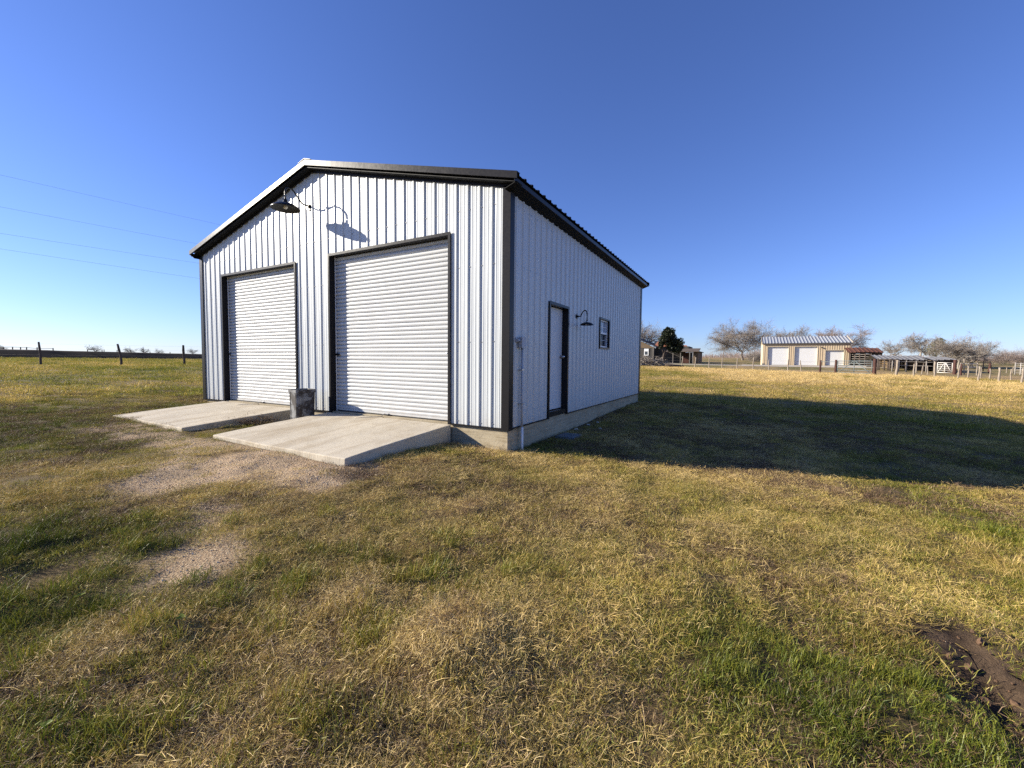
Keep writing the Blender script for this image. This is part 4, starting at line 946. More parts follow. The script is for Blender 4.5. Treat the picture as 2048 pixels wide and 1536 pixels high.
# board strips on the gable wall
xr_ = hx(1307.5)[0]; xx = xl + .7
while xx < xr_ - .1:
    mb = MB(); mb.box((xx, HY - .03, hz - .2), (xx + .05, HY - .002, z_gb - .002)); part(mb, 'batten', SIDING, h); xx += .62
mb = MB(); q = [(xl + .3, HY - .05, z_gb + .001), (xg1 - .35, HY - .05, z_gb + .001), (xpk, HY - .05, zpk - .25)]; mb.add(q + [(p[0], HY + .1, p[2]) for p in q], [(0, 1, 2), (5, 4, 3), (0, 3, 4, 1), (1, 4, 5, 2), (2, 5, 3, 0)]); part(mb, 'gable', SHAKE, h)
for xa, za, xb, zb_ in ((xl, zg_e, xpk, zpk), (xpk, zpk, xg1, zg_e)):
    mb = MB(); mb.hexa([(xa, HY - .6, za - .16), (xb, HY - .6, zb_ - .16), (xb, HY + 9, zb_ - .16), (xa, HY + 9, za - .16), (xa, HY - .6, za), (xb, HY - .6, zb_), (xb, HY + 9, zb_), (xa, HY + 9, za)]); part(mb, 'gable_roof', DARKROOF, h)
xw0, zw1 = hx(1288.5, 697.6); xw1, zw0 = hx(1297, 711)
mb = MB()
for q in (((xw0, HY - .09, zw0), (xw0 + .13, HY - .031, zw1)), ((xw1 - .13, HY - .09, zw0), (xw1, HY - .031, zw1)), ((xw0 + .13, HY - .09, zw1 - .5), (xw1 - .13, HY - .031, zw1)), ((xw0 + .13, HY - .09, zw0), (xw1 - .13, HY - .031, zw0 + .13))): mb.box(*q)
wn_ = part(mb, 'window', VINYL, h)
mb = MB(); mb.box((xw0 + .13, HY - .06, zw0 + .13), (xw1 - .13, HY - .05, zw1 - .5)); part(mb, 'pane', GLASS_DARK, wn_)
mb = MB(); xc = hx(1306.5)[0]; mb.box((xc - .12, HY - .05, hz - .2), (xc + .12, HY + .05, z_gb)); part(mb, 'corner_board', PORCHW, h)
# main wing running right, set back, with its red-brown roof
y2 = HY + 2.2; xa = hx(1307.5)[0] + .002; xb = on_plane(1378, 700, 1, y2)[0]; ze = on_plane(1330, 693, 1, y2)[2]; zr_ = on_plane(1330, 684.5, 1, y2 + 3.2)[2]
mb = MB(); mb.box((xa, y2, hz - .3), (xb, y2 + 6, ze)); part(mb, 'wing_wall', SIDING, h)
xx = xa + .3
while xx < xb - .1:
    mb = MB(); mb.box((xx, y2 - .03, hz - .2), (xx + .06, y2 - .002, ze - .05)); part(mb, 'batten', SIDING, h); xx += .8
xq = on_plane(1345, 690, 1, y2)[0]
mb = MB(); mb.hexa([(xa - .3, y2 - .5, ze - .02), (xq, y2 - .5, ze - .02), (xq, y2 + 3.2, zr_), (xa - .3, y2 + 3.2, zr_), (xa - .3, y2 - .5, ze + .1), (xq, y2 - .5, ze + .1), (xq, y2 + 3.2, zr_ + .12), (xa - .3, y2 + 3.2, zr_ + .12)]); part(mb, 'wing_roof', REDROOF, h)
xs0, zs1 = on_plane(1357, 691.5, 1, y2 + 2)[[0, 2]]; xs1, zs0 = on_plane(1373, 699.5, 1, y2)[[0, 2]]
mb = MB(); mb.hexa([(xs0 - 1.2, y2 + .2, zs0), (xs1 + .5, y2 + .2, zs0), (xs1 - .3, y2 + 2.2, zs1), (xs0 - 1.2, y2 + 2.2, zs1), (xs0 - 1.2, y2 + .2, zs0 + .1), (xs1 + .5, y2 + .2, zs0 + .1), (xs1 - .3, y2 + 2.2, zs1 + .1), (xs0 - 1.2, y2 + 2.2, zs1 + .1)]); part(mb, 'dormer_roof', REDROOF, h)
mb = MB(); mb.add([(xs1 - .25, y2 + 2.2, zs1 + .1), (xs1 + .55, y2 + .2, zs0 + .05), (xs1 + .7, y2 + 4.2, zs0 + .05), (xs1 - .2, y2 + 2.25, zs1 - .4)], [(0, 1, 3), (0, 3, 2), (1, 2, 3), (0, 2, 1)]); part(mb, 'dormer_gable', VINYL, h)
# porch: a tin lean-to on posts, dark inside
y3 = HY - .6; xp0 = on_plane(1332, 703, 1, y3)[0]; xp1 = on_plane(1398, 703, 1, y3)[0]; zp = on_plane(1340, 703.5, 1, y3)[2]; zp2 = on_plane(1360, 697.8, 1, y2)[2]
mb = MB(); mb.hexa([(xp0, y3, zp), (xp1, y3, zp), (xp1, y2 + .3, zp2), (xp0, y2 + .3, zp2), (xp0, y3, zp + .1), (xp1, y3, zp + .1), (xp1, y2 + .3, zp2 + .1), (xp0, y2 + .3, zp2 + .1)]); part(mb, 'porch_roof', TINROOF, h)
for px in (1346, 1361, 1379.5, 1386):
    x = on_plane(px, 710, 1, y3 + .3)[0]; mb = MB(); mb.box((x - .08, y3 + .2, hz - .4), (x + .08, y3 + .36, zp + .02)); part(mb, 'porch_post', PORCHW, h)
xa_, xb_ = on_plane(1371, 705, 1, y3 + .3)[0], on_plane(1387, 705, 1, y3 + .3)[0]
mb = MB(); mb.box((xa_, y3 + .18, zp - .16), (xb_, y3 + .38, zp - .02)); part(mb, 'porch_beam', VINYL, h)
xd0, xd1 = on_plane(1366, 712, 1, y2)[0], on_plane(1378, 712, 1, y2)[0]
mb = MB(); mb.box((xd0, y2 - .06, hz), (xd1, y2 - .032, hz + 2.1)); part(mb, 'red_door', REDDOOR, h)
xe0, xe1 = on_plane(1387, 710, 1, y3 + .8)[0], on_plane(1396.5, 710, 1, y3 + .8)[0]
mb = MB(); mb.box((xe0, y3 + .8, hz - .5), (xe1, y2 + 6, zp + .05)); part(mb, 'end_wall', SHAKE, h)
mb = MB(); mb.hexa([(xe0 - 2.5, y3 + .4, zp + .12), (xe1 + .3, y3 + .4, zp - .02), (xe1 + .3, y2 + 6, zp - .02), (xe0 - 2.5, y2 + 6, zp2 + .25), (xe0 - 2.5, y3 + .4, zp + .2), (xe1 + .3, y3 + .4, zp + .08), (xe1 + .3, y2 + 6, zp + .08), (xe0 - 2.5, y2 + 6, zp2 + .35)]); part(mb, 'end_roof', DARKROOF, h)
# brush pile in front of the house
rs = np.random.default_rng(21); b = P3(1300, 738.5, 52); b[2] = tz(b[0], b[1])
t = thing('brush_pile', 'heap of dead grey branches piled in the field before the house', 'brush pile', b)
for k, (n, mat) in enumerate(((300, BARK), (170, PALEBARK), (120, TWIG))):
    mb = MB()
    for i in range(n):
        u = rs.normal(0, .45); u = max(-1.3, min(1.15, u)); c = b + lat * u * 2.0 + dep3 * rs.normal(0, .5) + UPV * (abs(rs.normal(0, .36)) * max(.15, 1 - (abs(u) * .7) ** 2))
        d = lat * rs.normal(0, 1) + dep3 * rs.normal(0, .5) + UPV * rs.normal(0, .28); d /= np.linalg.norm(d); ln = .35 + .7 * rs.random()
        m = c + rs.normal(0, .06, 3); mb.tube([c - d * ln, m, c + d * ln], [.03, .026, .012], 4, False)
    o = part(mb, ('branches', 'pale_branches', 'twigs')[k], mat, t); o['kind'] = 'stuff'
b = P3(1347, 740.5, 50); b[2] = tz(b[0], b[1])
mb = MB(); mb.tube([b - lat * 1.0 + UPV * .22, b + UPV * .12, b + lat * 1.2 + UPV * .06], [.17, .15, .10], 8); tag(mb.build('fallen_log', DARKWOOD, None, True), 'dark fallen log lying right of the brush pile', 'log')

# ------------------------------------------------------------------ rusty shed and low barn
def gabled_shed(name, label, x0, x1, y0, dep, z0, eave, rise, roofmat, postmat, ov=.4, open_front=True, walls=(), pitch=.5, posts=5, wallmat=None):
    t = thing(name, label, 'shed', ((x0 + x1) / 2, y0 + dep / 2, z0))
    for k in range(2):
        s0, s1 = ((y0 - ov, y0 + dep / 2), (y0 + dep + ov, y0 + dep / 2))[k]
        mb = ribbed(x0 - .2, x1 + .2, 0, lambda s: 1, lambda s, o, u: (s, s0 + (s1 - s0) * u, z0 + eave + rise * u + o + .06 * math.sin(s * 1.1 + u)), pitch, .05); part(mb, 'roof_slope', roofmat, t)
    for i in range(posts):
        for y in (y0, y0 + dep):
            x = x0 + .1 + (x1 - x0 - .2) * i / (posts - 1); mb = MB(); mb.tube([(x, y, z0 - .5), (x + .03, y, z0 + eave + .1)], [.09, .075], 7); part(mb, 'post', postmat, t, True)
    mb = MB(); mb.box((x0 - .1, y0 - .08, z0 + eave - .13), (x1 + .1, y0 + .06, z0 + eave + .02)); part(mb, 'eave_beam', postmat, t)
    wm = wallmat or DARKWOOD
    if 'back' in walls:
        n = int((x1 - x0) / .55)
        for i in range(n):
            mb = MB(); a = x0 + (x1 - x0) * i / n; mb.box((a + .01, y0 + dep - .04, z0 - .2), (a + (x1 - x0) / n - .01, y0 + dep - .0, z0 + eave + .05 * math.sin(i * 3.3))); part(mb, 'board', wm, t)
    for s, x in (('left', x0), ('right', x1)):
        if s in walls:
            mb = MB(); q = [(x, y0, z0 - .2), (x, y0 + dep, z0 - .2), (x, y0 + dep, z0 + eave), (x, y0 + dep / 2, z0 + eave + rise - .1), (x, y0, z0 + eave)]; mb.add(q + [(p[0] + .05, p[1], p[2]) for p in q], [(0, 1, 2, 3, 4), (9, 8, 7, 6, 5), (0, 5, 6, 1), (1, 6, 7, 2), (2, 7, 8, 3), (3, 8, 9, 4), (4, 9, 5, 0)]); part(mb, 'end_wall', wm, t)
    return t
RUSTROOF = mat_wood('rusted_roof_tin', (0.085, 0.035, 0.024), (0.19, 0.085, 0.055), (2.2, .6, .6)); GREYTIN = mat_painted('grey_barn_tin', (0.19, 0.185, 0.18), 0.8, 0.3, 0.2)
ys = 73.0; xs0 = on_plane(1699, 706, 1, ys)[0]; xs1, zsE = on_plane(1764, 705, 1, ys)[[0, 2]]; zs = tz((xs0 + xs1) / 2, ys); zsR = on_plane(1730, 695.5, 1, ys + 3)[2]
gabled_shed('rusty_shed', 'open pole shed with rust-red tin roof right of the tan garage', xs0, xs1, ys, 6.0, zs, zsE - zs, zsR - zsE, RUSTROOF, DARKWOOD, walls=('back', 'right'), posts=4)
yb = 63.0; xb0 = on_plane(1757, 720, 1, yb)[0]; xb1 = on_plane(1850, 720, 1, yb)[0]; zbE = on_plane(1800, 719.5, 1, yb)[2]; zb0 = tz((xb0 + xb1) / 2, yb); zbR = on_plane(1800, 711, 1, yb + 3)[2]
gabled_shed('low_barn', 'long low pole barn with pale grey tin roof behind the cattle pens', xb0, xb1, yb, 6, zb0, zbE - zb0, zbR - zbE, GREYTIN, DARKWOOD, walls=('back', 'right'), posts=6)
yb = 61.0; xc0 = xb1 + .3; xc1 = on_plane(1907, 721, 1, yb)[0]; zcE = on_plane(1880, 720.5, 1, yb)[2]; zcR = on_plane(1870, 715, 1, yb + 3)[2]; zc0 = tz((xc0 + xc1) / 2, yb)
gabled_shed('low_shed', 'low dark shed with sagging grey roof at the right end of the barn', xc0, xc1, yb, 6, zc0, zcE - zc0, zcR - zcE, GREYTIN, DARKWOOD, walls=('back', 'right'), posts=4)

# ------------------------------------------------------------------ right-hand fences, gates and pens
FG = 'weathered posts of the fence across the right field'
seq = [(1324, 726, 708, 54, -.0, 'beside the evergreen trunk'), (1363, 734, 713, 50, .10, 'before the house porch'), (1389, 735, 715, 49, .12, 'before the house end wall'), (1418, 736, 714, 48.5, .0, 'between house and bare oak, left one'), (1444, 736, 715, 48, .0, 'between house and bare oak, right one'),
       (1474, 740, 717, 46.5, .0, 'below the bare oak crown'), (1506, 741, 716, 45.5, .0, 'just left of the tan garage'), (1537, 742, 720, 45, .0, 'before the left garage door'), (1575, 744, 720, 44, .02, 'between the left and middle garage doors'), (1604, 745, 721, 43, -.2, 'tilted, before the middle garage door')]
fl = []
for px, yb_, yt, D, ln, w in seq: fl.append(post(px, yb_, yt, D, .052, OLDWOOD, 'thin weathered fence post ' + w, FG, lean=ln))
seq2 = [(1792, 751, 719, 35, .06, .115, 'thick old post right of the rusty gate post', 0), (1827, 752, 727, 34.2, .0, .07, 'short post right of the thick old post', 0), (1869, 755.5, 724, 33.6, -.02, .075, 'weathered post at the left end of the white gate', 0), (1914, 759, 730, 32.6, .14, .06, 'bright post leaning right of the white gate', 0), (1954, 762, 733, 31.8, .12, .075, 'curved post leaning right in the right field', .05), (1998, 764.5, 735, 31, -.02, .085, 'stout split post near the right edge', 0), (2043, 766, 736, 30.4, .06, .08, 'post at the very right edge of the picture', 0)]
fr = []
for px, yb_, yt, D, ln, r, w, bow in seq2: fr.append(post(px, yb_, yt, D, r * .8, OLDWOOD, w, FG, lean=ln, bow=bow))
IG = 'posts of the inner pen fences'
seq3 = [(1812, 737, 722, 50, 0, 'under the low barn eave, left of the pale trunk'), (1832, 741, 722, 47, .05, 'leaning left of the pale bare trunk'), (1843, 745, 729, 44, .12, 'short, leaning right of the pale bare trunk'), (1852, 739, 724, 50, 0, 'behind two others near the white gate'), (1855.5, 746, 728, 43, -.05, 'in front of the low shed, before the white gate'),
        (1929, 743, 711.5, 44, -.08, 'tall and pale, right of the white gate'), (1936.5, 753, 730, 37, -.03, 'between the bright leaning post and the curved post'), (1953.5, 745, 727, 42, 0, 'pale, directly behind the curved post'), (1961, 754.5, 732, 36, .02, 'slim, right of the curved post'), (1979.5, 757.5, 736, 34.5, .0, 'in front of the short rusty post'), (2021.5, 759.5, 737, 34, -.03, 'second from the right edge'), (2013, 744, 733, 48, 0, 'small and distant, left of the far right pen'), (2026, 744, 731, 48, 0, 'small and distant, at the far right pen')]
ip = {}
for px, yb_, yt, D, ln, w in seq3: ip[px] = post(px, yb_, yt, D, .045, OLDWOOD, 'weathered pen post ' + w, IG, lean=ln)
RG = 'rust-red steel pipe gate posts'
rp = {}
for px, yb_, yt, D, r, w in ((1640, 746.5, 721, 42, .105, 'thin rust-red pipe post left of the grey gate'), (1671, 747.5, 719.5, 40, .13, 'rust-red pipe post hinging the grey gate on its left'), (1748.5, 750.5, 717.5, 36, .15, 'thick rust-red pipe post at the right end of the grey gate'), (1908.5, 750.5, 721, 44, .18, 'thick rust-brown pipe post at the right end of the white gate'), (1921.5, 750.5, 727.5, 42, .10, 'dark rust post behind the bright leaning post'), (1979, 745, 726, 48, .16, 'short rust-red post standing in the right pens')):
    rp[px] = post(px, yb_, yt, D, r * .85, RUST, w, RG, 'pipe_post')
def wire_run(pairs, fracs, words, group):
    for k, f in enumerate(fracs):
        mb = MB(); mb.tube([b + UPV * h_ * f for b, h_ in pairs], .004, 4, False)
        tag(mb.build('fence_wire', WIRE), words[k], 'fence wire', group)
wire_run(fl + [rp[1640]], (.35, .6, .88), ('lowest wire of the fence before the garage', 'middle wire of the fence before the garage', 'top wire of the fence before the garage'), 'wires of the right field fence')
wire_run([rp[1748.5]] + fr, (.3, .55, .8), ('lowest wire along the right-hand weathered posts', 'middle wire along the right-hand weathered posts', 'top wire along the right-hand weathered posts'), 'wires of the right-hand fence')
GATEM = mat_simple('grey_green_gate_paint', (0.13, 0.15, 0.145), .45, 0, .3, 4, .05); WGATE = mat_simple('white_gate_paint', (0.66, 0.63, 0.56), .5, 0, .12, 4, .05); PIPEM = mat_simple('dull_pipe', (0.33, 0.30, 0.26), .6, 0, .3, 3, .1); RUSTPIPE = RUST
def gate(name, label, a, b, h, mat, bars=5, diag=True, r=.026):
    a = np.array(a, float); b = np.array(b, float); t = thing(name, label, 'gate', (a + b) / 2)
    d = b - a
    for i in range(bars + 1):
        z = .12 + (h - .12) * (i / bars) ** .9; mb = MB(); mb.tube([a + UPV * z, b + UPV * z], r * (1.25 if i in (0, bars) else 1), 6); part(mb, 'bar', mat, t, True)
    for u in (0, .5, 1):
        mb = MB(); mb.tube([a + d * u + UPV * .12, a + d * u + UPV * h], r * 1.15, 6); part(mb, 'upright', mat, t, True)
    if diag:
        for u0, u1 in ((.04, .46), (.96, .54)):
            mb = MB(); mb.tube([a + d * u0 + UPV * .14 - np.array([0, .03, 0]), a + d * u1 + UPV * (h - .04) - np.array([0, .03, 0])], r, 6); part(mb, 'brace', mat, t, True)
    return t
A, B = rp[1671][0], rp[1748.5][0]; dd = (B - A) / np.linalg.norm(B - A)
gate('pipe_gate', 'grey-green five-bar pipe gate between two rust-red posts', A + dd * .2 + UPV * .02, B - dd * .25 + UPV * .02, 1.22, GATEM, r=.034)
A, B = rp[1640][0], rp[1671][0]; t = thing('brace_rail', 'thin pipe rail bracing the two rust-red posts left of the grey gate', 'fence rail', (A + B) / 2)
mb = MB(); mb.tube([A + UPV * 1.15, B + UPV * 1.18], .025, 6); part(mb, 'top_rail', GATEM, t); mb = MB(); mb.tube([A + UPV * .22, B + UPV * .2], .012, 6); part(mb, 'lower_rail', GATEM, t)
A = P3(1874, 746, 45); B = P3(1904, 746.5, 44.2); A[2] = tz(A[0], A[1]); B[2] = tz(B[0], B[1])
gate('white_gate', 'white five-bar pipe gate closing the cattle pens', A + UPV * .05, B + UPV * .05, 1.18, WGATE, r=.03)
def pen(label, pts, heights, mat, r=.04, posts=True, group='cattle pen rail fences', name='pen_fence', pm=None):
    P = []
    for px, D in pts: p = P3(px, 742, D); p[2] = tz(p[0], p[1]); P.append(p)
    t = thing(name, label, 'pen fence', P[0], group)
    for z in heights:
        mb = MB(); mb.tube([p + UPV * (z + .02 * math.sin(p[0] * 5 + z * 9)) for p in P], r, 6); part(mb, 'rail', mat, t, True)
    if posts:
        for p in P: mb = MB(); mb.tube([p - UPV * .4, p + UPV * (max(heights) + .12)], [r * 1.9, r * 1.6], 7); part(mb, 'post', pm or mat, t, True)
GREYRAIL = mat_wood('grey_pen_boards', (0.16, 0.14, 0.12), (0.36, 0.32, 0.27), (6, 6, 6))
pen('weathered rail pen fence under the rusty shed roof', [(1697, 62), (1708, 61.5), (1718, 61), (1729, 60.5), (1741, 60)], (.35, .7, 1.05, 1.4, 1.7), GREYRAIL, .05, pm=DARKWOOD)
pen('second rail pen fence farther back below the rusty shed', [(1700, 67), (1713, 67), (1726, 67), (1738, 66), (1752, 65)], (.5, .9, 1.3, 1.7), GREYRAIL, .05, pm=DARKWOOD)
pen('dark pen rails between the thick rust post and the old post', [(1755, 52), (1768, 51.5), (1779, 51), (1790, 50.5)], (.3, .65, 1.0, 1.35), DARKWOOD, .045)
pen('pale two-rail pen fence along the low barn', [(1784, 49), (1797, 49), (1812, 49), (1832, 48.5), (1852, 48), (1868, 47.5)], (.75, 1.2), GREYRAIL, .04)
pen('pen fence with pale top rail right of the white gate', [(1921, 46), (1936, 46), (1954, 46)], (.4, .75, 1.1), WGATE, .03, pm=OLDWOOD)
pen('dull rail pen fence behind the short rust post', [(1954, 54), (1966, 54), (1979, 54)], (.35, .7, 1.05, 1.3), RUST, .035, pm=DARKWOOD)
pen('six-rail pale pipe pen at the right picture edge', [(2030, 45), (2041, 44), (2056, 43)], (.2, .4, .6, .8, 1.0, 1.2), PIPEM, .028)
# hay-coloured calf shelter among the pens
p = P3(1768, 738, 55); p[2] = tz(p[0], p[1]); HAY = mat_wood('hay_bale', (.30, .20, .11), (.44, .32, .18), (5, 5, 5))
t = thing('wooden_crate', 'small tan wooden stock crate standing by the low barn gable', 'crate', p)
for z in (.25, .55, .85, 1.15):
    mb = MB(); mb.box((p[0] - .45, p[1] - .03, p[2] + z), (p[0] + .45, p[1] + .03, p[2] + z + .2)); part(mb, 'slat', HAY, t)
    mb = MB(); mb.box((p[0] - .45, p[1] + .8, p[2] + z), (p[0] + .45, p[1] + .86, p[2] + z + .2)); part(mb, 'slat', HAY, t)
for sx in (-.45, .45):
    for yy in (-.035, .865): mb = MB(); mb.box((p[0] + sx - .05, p[1] + yy - .06, p[2] - .2), (p[0] + sx + .05, p[1] + yy - .0305 if yy < 0 else p[1] + yy + .05, p[2] + 1.5)); part(mb, 'corner_post', HAY, t)

# ------------------------------------------------------------------ grass, straw, gravel
GREEN_STOPS = [(0.0, (0.095, 0.125, 0.012)), (0.28, (0.235, 0.245, 0.028)), (0.5, (0.36, 0.295, 0.055)), (0.72, (0.60, 0.435, 0.13)), (1.0, (0.80, 0.59, 0.26))]
GRASS = mat_leaf('grass_blades', GREEN_STOPS, .20, 'tone', 'dry')
GRASS2 = mat_leaf('field_grass_blades', GREEN_STOPS, .40, 'tone', 'dry')
BROWN_STOPS = [(0.0, (0.085, 0.050, 0.028)), (0.4, (0.19, 0.118, 0.066)), (0.75, (0.33, 0.22, 0.125)), (1.0, (0.50, 0.37, 0.23))]
BROWNG = mat_leaf('dead_brown_blades', BROWN_STOPS, .12, 'tone')
def clump(name, seed, n, rad, hgt, width, lie, tone, mat=None, curl=.35):
    """a patch of blades; lie 0 upright .. 1 flat on the ground"""
    rs = np.random.default_rng(seed); V = np.zeros((n, 5, 3)); T = np.zeros((n, 5))
    r = rad * np.sqrt(rs.random(n)); a = rs.random(n) * 6.283; base = np.stack([r * np.cos(a), r * np.sin(a), np.full(n, -.006)], 1)
    ln = hgt * (.45 + .9 * rs.random(n)); az = rs.random(n) * 6.283
    li = np.clip(lie + rs.normal(0, .22, n), .02, .98); el = (1 - li) * 1.45
    d = np.stack([np.cos(az) * np.cos(el), np.sin(az) * np.cos(el), np.sin(el)], 1)
    bend = rs.normal(0, curl, n); el2 = el - np.abs(bend) * .9; az2 = az + rs.normal(0, curl * 1.3, n)
    d2 = np.stack([np.cos(az2) * np.cos(el2), np.sin(az2) * np.cos(el2), np.sin(el2)], 1)
    s = np.stack([-np.sin(az), np.cos(az), np.zeros(n)], 1); tw = rs.normal(0, .6, n); s = s * np.cos(tw)[:, None] + np.array([0, 0, 1.0]) * np.sin(tw)[:, None]
    w = width * (.6 + .8 * rs.random(n)); lift = (rs.random(n) ** 2 * .02 * (lie > .6))[:, None] * np.array([0, 0, 1.0]); base = base + lift
    mid = base + d * (ln * .55)[:, None]; tip = mid + d2 * (ln * .45)[:, None]; tip[:, 2] = np.maximum(tip[:, 2], .004); mid[:, 2] = np.maximum(mid[:, 2], .004)
    hw = (s * (w / 2)[:, None])
    V[:, 0] = base - hw * .7; V[:, 1] = base + hw * .7; V[:, 2] = mid + hw; V[:, 3] = mid - hw; V[:, 4] = tip
    tn = np.clip(tone[0] + tone[1] * rs.normal(0, 1, n), 0, 1); T[:] = tn[:, None]
    i = np.arange(n)[:, None] * 5; quads = (i + np.array([[0, 1, 2, 3]])); tris = (i + np.array([[3, 2, 4]]))
    me = bpy.data.meshes.new(name); me.from_pydata(V.reshape(-1, 3).tolist(), [], quads.tolist() + tris.tolist())
    at = me.attributes.new('tone', 'FLOAT', 'POINT'); at.data.foreach_set('value', T.ravel().astype(np.float32)); me.materials.append(mat or GRASS)
    return bpy.data.objects.new(name, me)
def protos(name, objs):
    c = bpy.data.collections.new(name)
    for o in objs: c.objects.link(o)
    return c
def scatter(name, pts, rot, scl, idx, coll, label, dry=None):
    me = bpy.data.meshes.new(name); me.vertices.add(len(pts)); me.vertices.foreach_set('co', np.asarray(pts, np.float32).ravel())
    a = me.attributes.new('rot', 'FLOAT_VECTOR', 'POINT'); a.data.foreach_set('vector', np.asarray(rot, np.float32).ravel())
    a = me.attributes.new('scl', 'FLOAT', 'POINT'); a.data.foreach_set('value', np.asarray(scl, np.float32))
    a = me.attributes.new('idx', 'INT', 'POINT'); a.data.foreach_set('value', np.asarray(idx, np.int32))
    a = me.attributes.new('dry', 'FLOAT', 'POINT'); a.data.foreach_set('value', np.asarray(dry if dry is not None else np.zeros(len(pts)), np.float32))
    o = bpy.data.objects.new(name, me); COL.objects.link(o)
    ng = bpy.data.node_groups.new(name + '_nodes', 'GeometryNodeTree')
    ng.interface.new_socket('Geometry', in_out='INPUT', socket_type='NodeSocketGeometry'); ng.interface.new_socket('Geometry', in_out='OUTPUT', socket_type='NodeSocketGeometry')
    N = ng.nodes; gi, go = N.new('NodeGroupInput'), N.new('NodeGroupOutput'); iop = N.new('GeometryNodeInstanceOnPoints'); ci = N.new('GeometryNodeCollectionInfo')
    ci.inputs['Collection'].default_value = coll; ci.inputs['Separate Children'].default_value = True; ci.inputs['Reset Children'].default_value = True
    def named(n, ty): q = N.new('GeometryNodeInputNamedAttribute'); q.data_type = ty; q.inputs['Name'].default_value = n; return q.outputs['Attribute']
    e2r = N.new('FunctionNodeEulerToRotation'); Lk = ng.links.new
    Lk(gi.outputs[0], iop.inputs['Points']); Lk(ci.outputs[0], iop.inputs['Instance']); iop.inputs['Pick Instance'].default_value = True
    Lk(named('idx', 'INT'), iop.inputs['Instance Index']); Lk(named('rot', 'FLOAT_VECTOR'), e2r.inputs[0]); Lk(e2r.outputs[0], iop.inputs['Rotation']); Lk(named('scl', 'FLOAT'), iop.inputs['Scale'])
    Lk(iop.outputs[0], go.inputs[0])
    m = o.modifiers.new('instances', 'NODES'); m.node_group = ng
    return tag(o, label, None, None, 'stuff')
turf = [clump('turf_%d' % i, 100 + i, 310, .17, .031, .0020, .52, (.46, .27)) for i in range(6)]
mat_ = [clump('mat_%d' % i, 120 + i, 230, .20, .046, .0013, .85, (.80, .18), None, .12) for i in range(5)]
tuft = [clump('tuft_%d' % i, 140 + i, 100, .065, .072, .0025, .28, (.32, .16)) for i in range(5)]
coarse = [clump('coarse_%d' % i, 160 + i, 130, .40, .066, .0080, .5, (.52, .24), GRASS2) for i in range(5)]
tall = [clump('tall_%d' % i, 180 + i, 80, .16, .20, .0036, .42, (.88, .12)) for i in range(4)]
tuss = [clump('tuss_%d' % i, 220 + i, 115, .095, .056, .0021, .40, (.52, .27), None, .3) for i in range(6)]
stalk = [clump('stalk_%d' % i, 240 + i, 5, .20, .20, .0023, .80, (.86, .12), None, .18) for i in range(5)]
brown = [clump('brown_%d' % i, 200 + i, 180, .17, .044, .0020, .68, (.42, .24), BROWNG, .3) for i in range(5)]
ALL = turf + mat_ + tuft + coarse + tall + brown + tuss + stalk
for i, o in enumerate(ALL): o.name = 'blade_patch_%02d' % i
GC = protos('grass_patches', ALL)
I_S = np.arange(30, 36); I_K = np.arange(36, 41)
I_T, I_M, I_U, I_C, I_L, I_B = (np.array(r) for r in (range(0, 6), range(6, 11), range(11, 16), range(16, 21), range(21, 25), range(25, 30)))
def sector(n, r0, r1, seed, half=64):
    rs = np.random.default_rng(seed); r = np.sqrt(rs.random(n) * (r1 ** 2 - r0 ** 2) + r0 ** 2); a = np.radians(rs.uniform(-half, half, n))
    return CAM[0] + r * (np.cos(a) * HF[0] + np.sin(a) * HR[0]), CAM[1] + r * (np.cos(a) * HF[1] + np.sin(a) * HR[1]), rs
def allowed(x, y, m=.04):
    ok = ~((x > -W - m) & (x < m) & (y > -m) & (y < L + m))
    for a, b in RAMPS: ok &= ~((x > a - m) & (x < b + m) & (y > RAMP_Y - m) & (y < .1))
    return ok
PTS, ROT, SCL, IDX, DRY = [], [], [], [], []
def sow(n, r0, r1, seed, kinds, smin, smax, keep, dshift=0.0, half=64):
    x, y, rs = sector(n, r0, r1, seed, half); d = dryness(x, y); gm = gravel_mask(x, y); mm = mud_mask(x, y)
    p = keep(x, y, d, gm, mm, rs); ok = allowed(x, y) & (rs.random(n) < p)
    x, y, d = x[ok], y[ok], d[ok]; k = len(x); z = terrain(x, y)
    PTS.append(np.stack([x, y, z], 1)); ROT.append(np.stack([rs.normal(0, .12, k), rs.normal(0, .12, k), rs.random(k) * 6.283], 1))
    SCL.append(smin + (smax - smin) * rs.random(k)); IDX.append(rs.choice(kinds, k)); DRY.append(np.clip(d + dshift + rs.normal(0, .07, k), 0, 1.2))
bare = lambda gm, mm: (1 - np.clip(gm * 1.02, 0, 1)) * (1 - np.clip(mm * 1.05, 0, 1))
thin = lambda x, y: sm(.22, .42, fbm(x, y, .5, 3, 12.0))
clus = lambda x, y: sm(.30, .62, fbm(x, y, .28, 3, 31.0))
sow(3600, .9, 6.5, 12, I_S, .6, 1.25, lambda x, y, d, g, m, r: (.04 + bare(g, m)) * (.12 + .88 * clus(x, y)) * .9)
sow(8500, 6, 18, 13, I_S, .6, 1.2, lambda x, y, d, g, m, r: (.03 + bare(g, m)) * (.15 + .85 * clus(x, y)) * .8)
sow(4200, .9, 6.5, 1, I_T, .8, 1.35, lambda x, y, d, g, m, r: (.03 + bare(g, m)) * (.06 + .60 * thin(x, y)))
sow(9500, 6.0, 17, 2, I_T, 1.0, 1.6, lambda x, y, d, g, m, r: (.04 + bare(g, m)) * (.10 + .62 * thin(x, y)))
sow(3600, .9, 6.5, 3, I_M, .8, 1.4, lambda x, y, d, g, m, r: (.06 + .9 * bare(g, m)) * sm(.42, .85, d), .08)
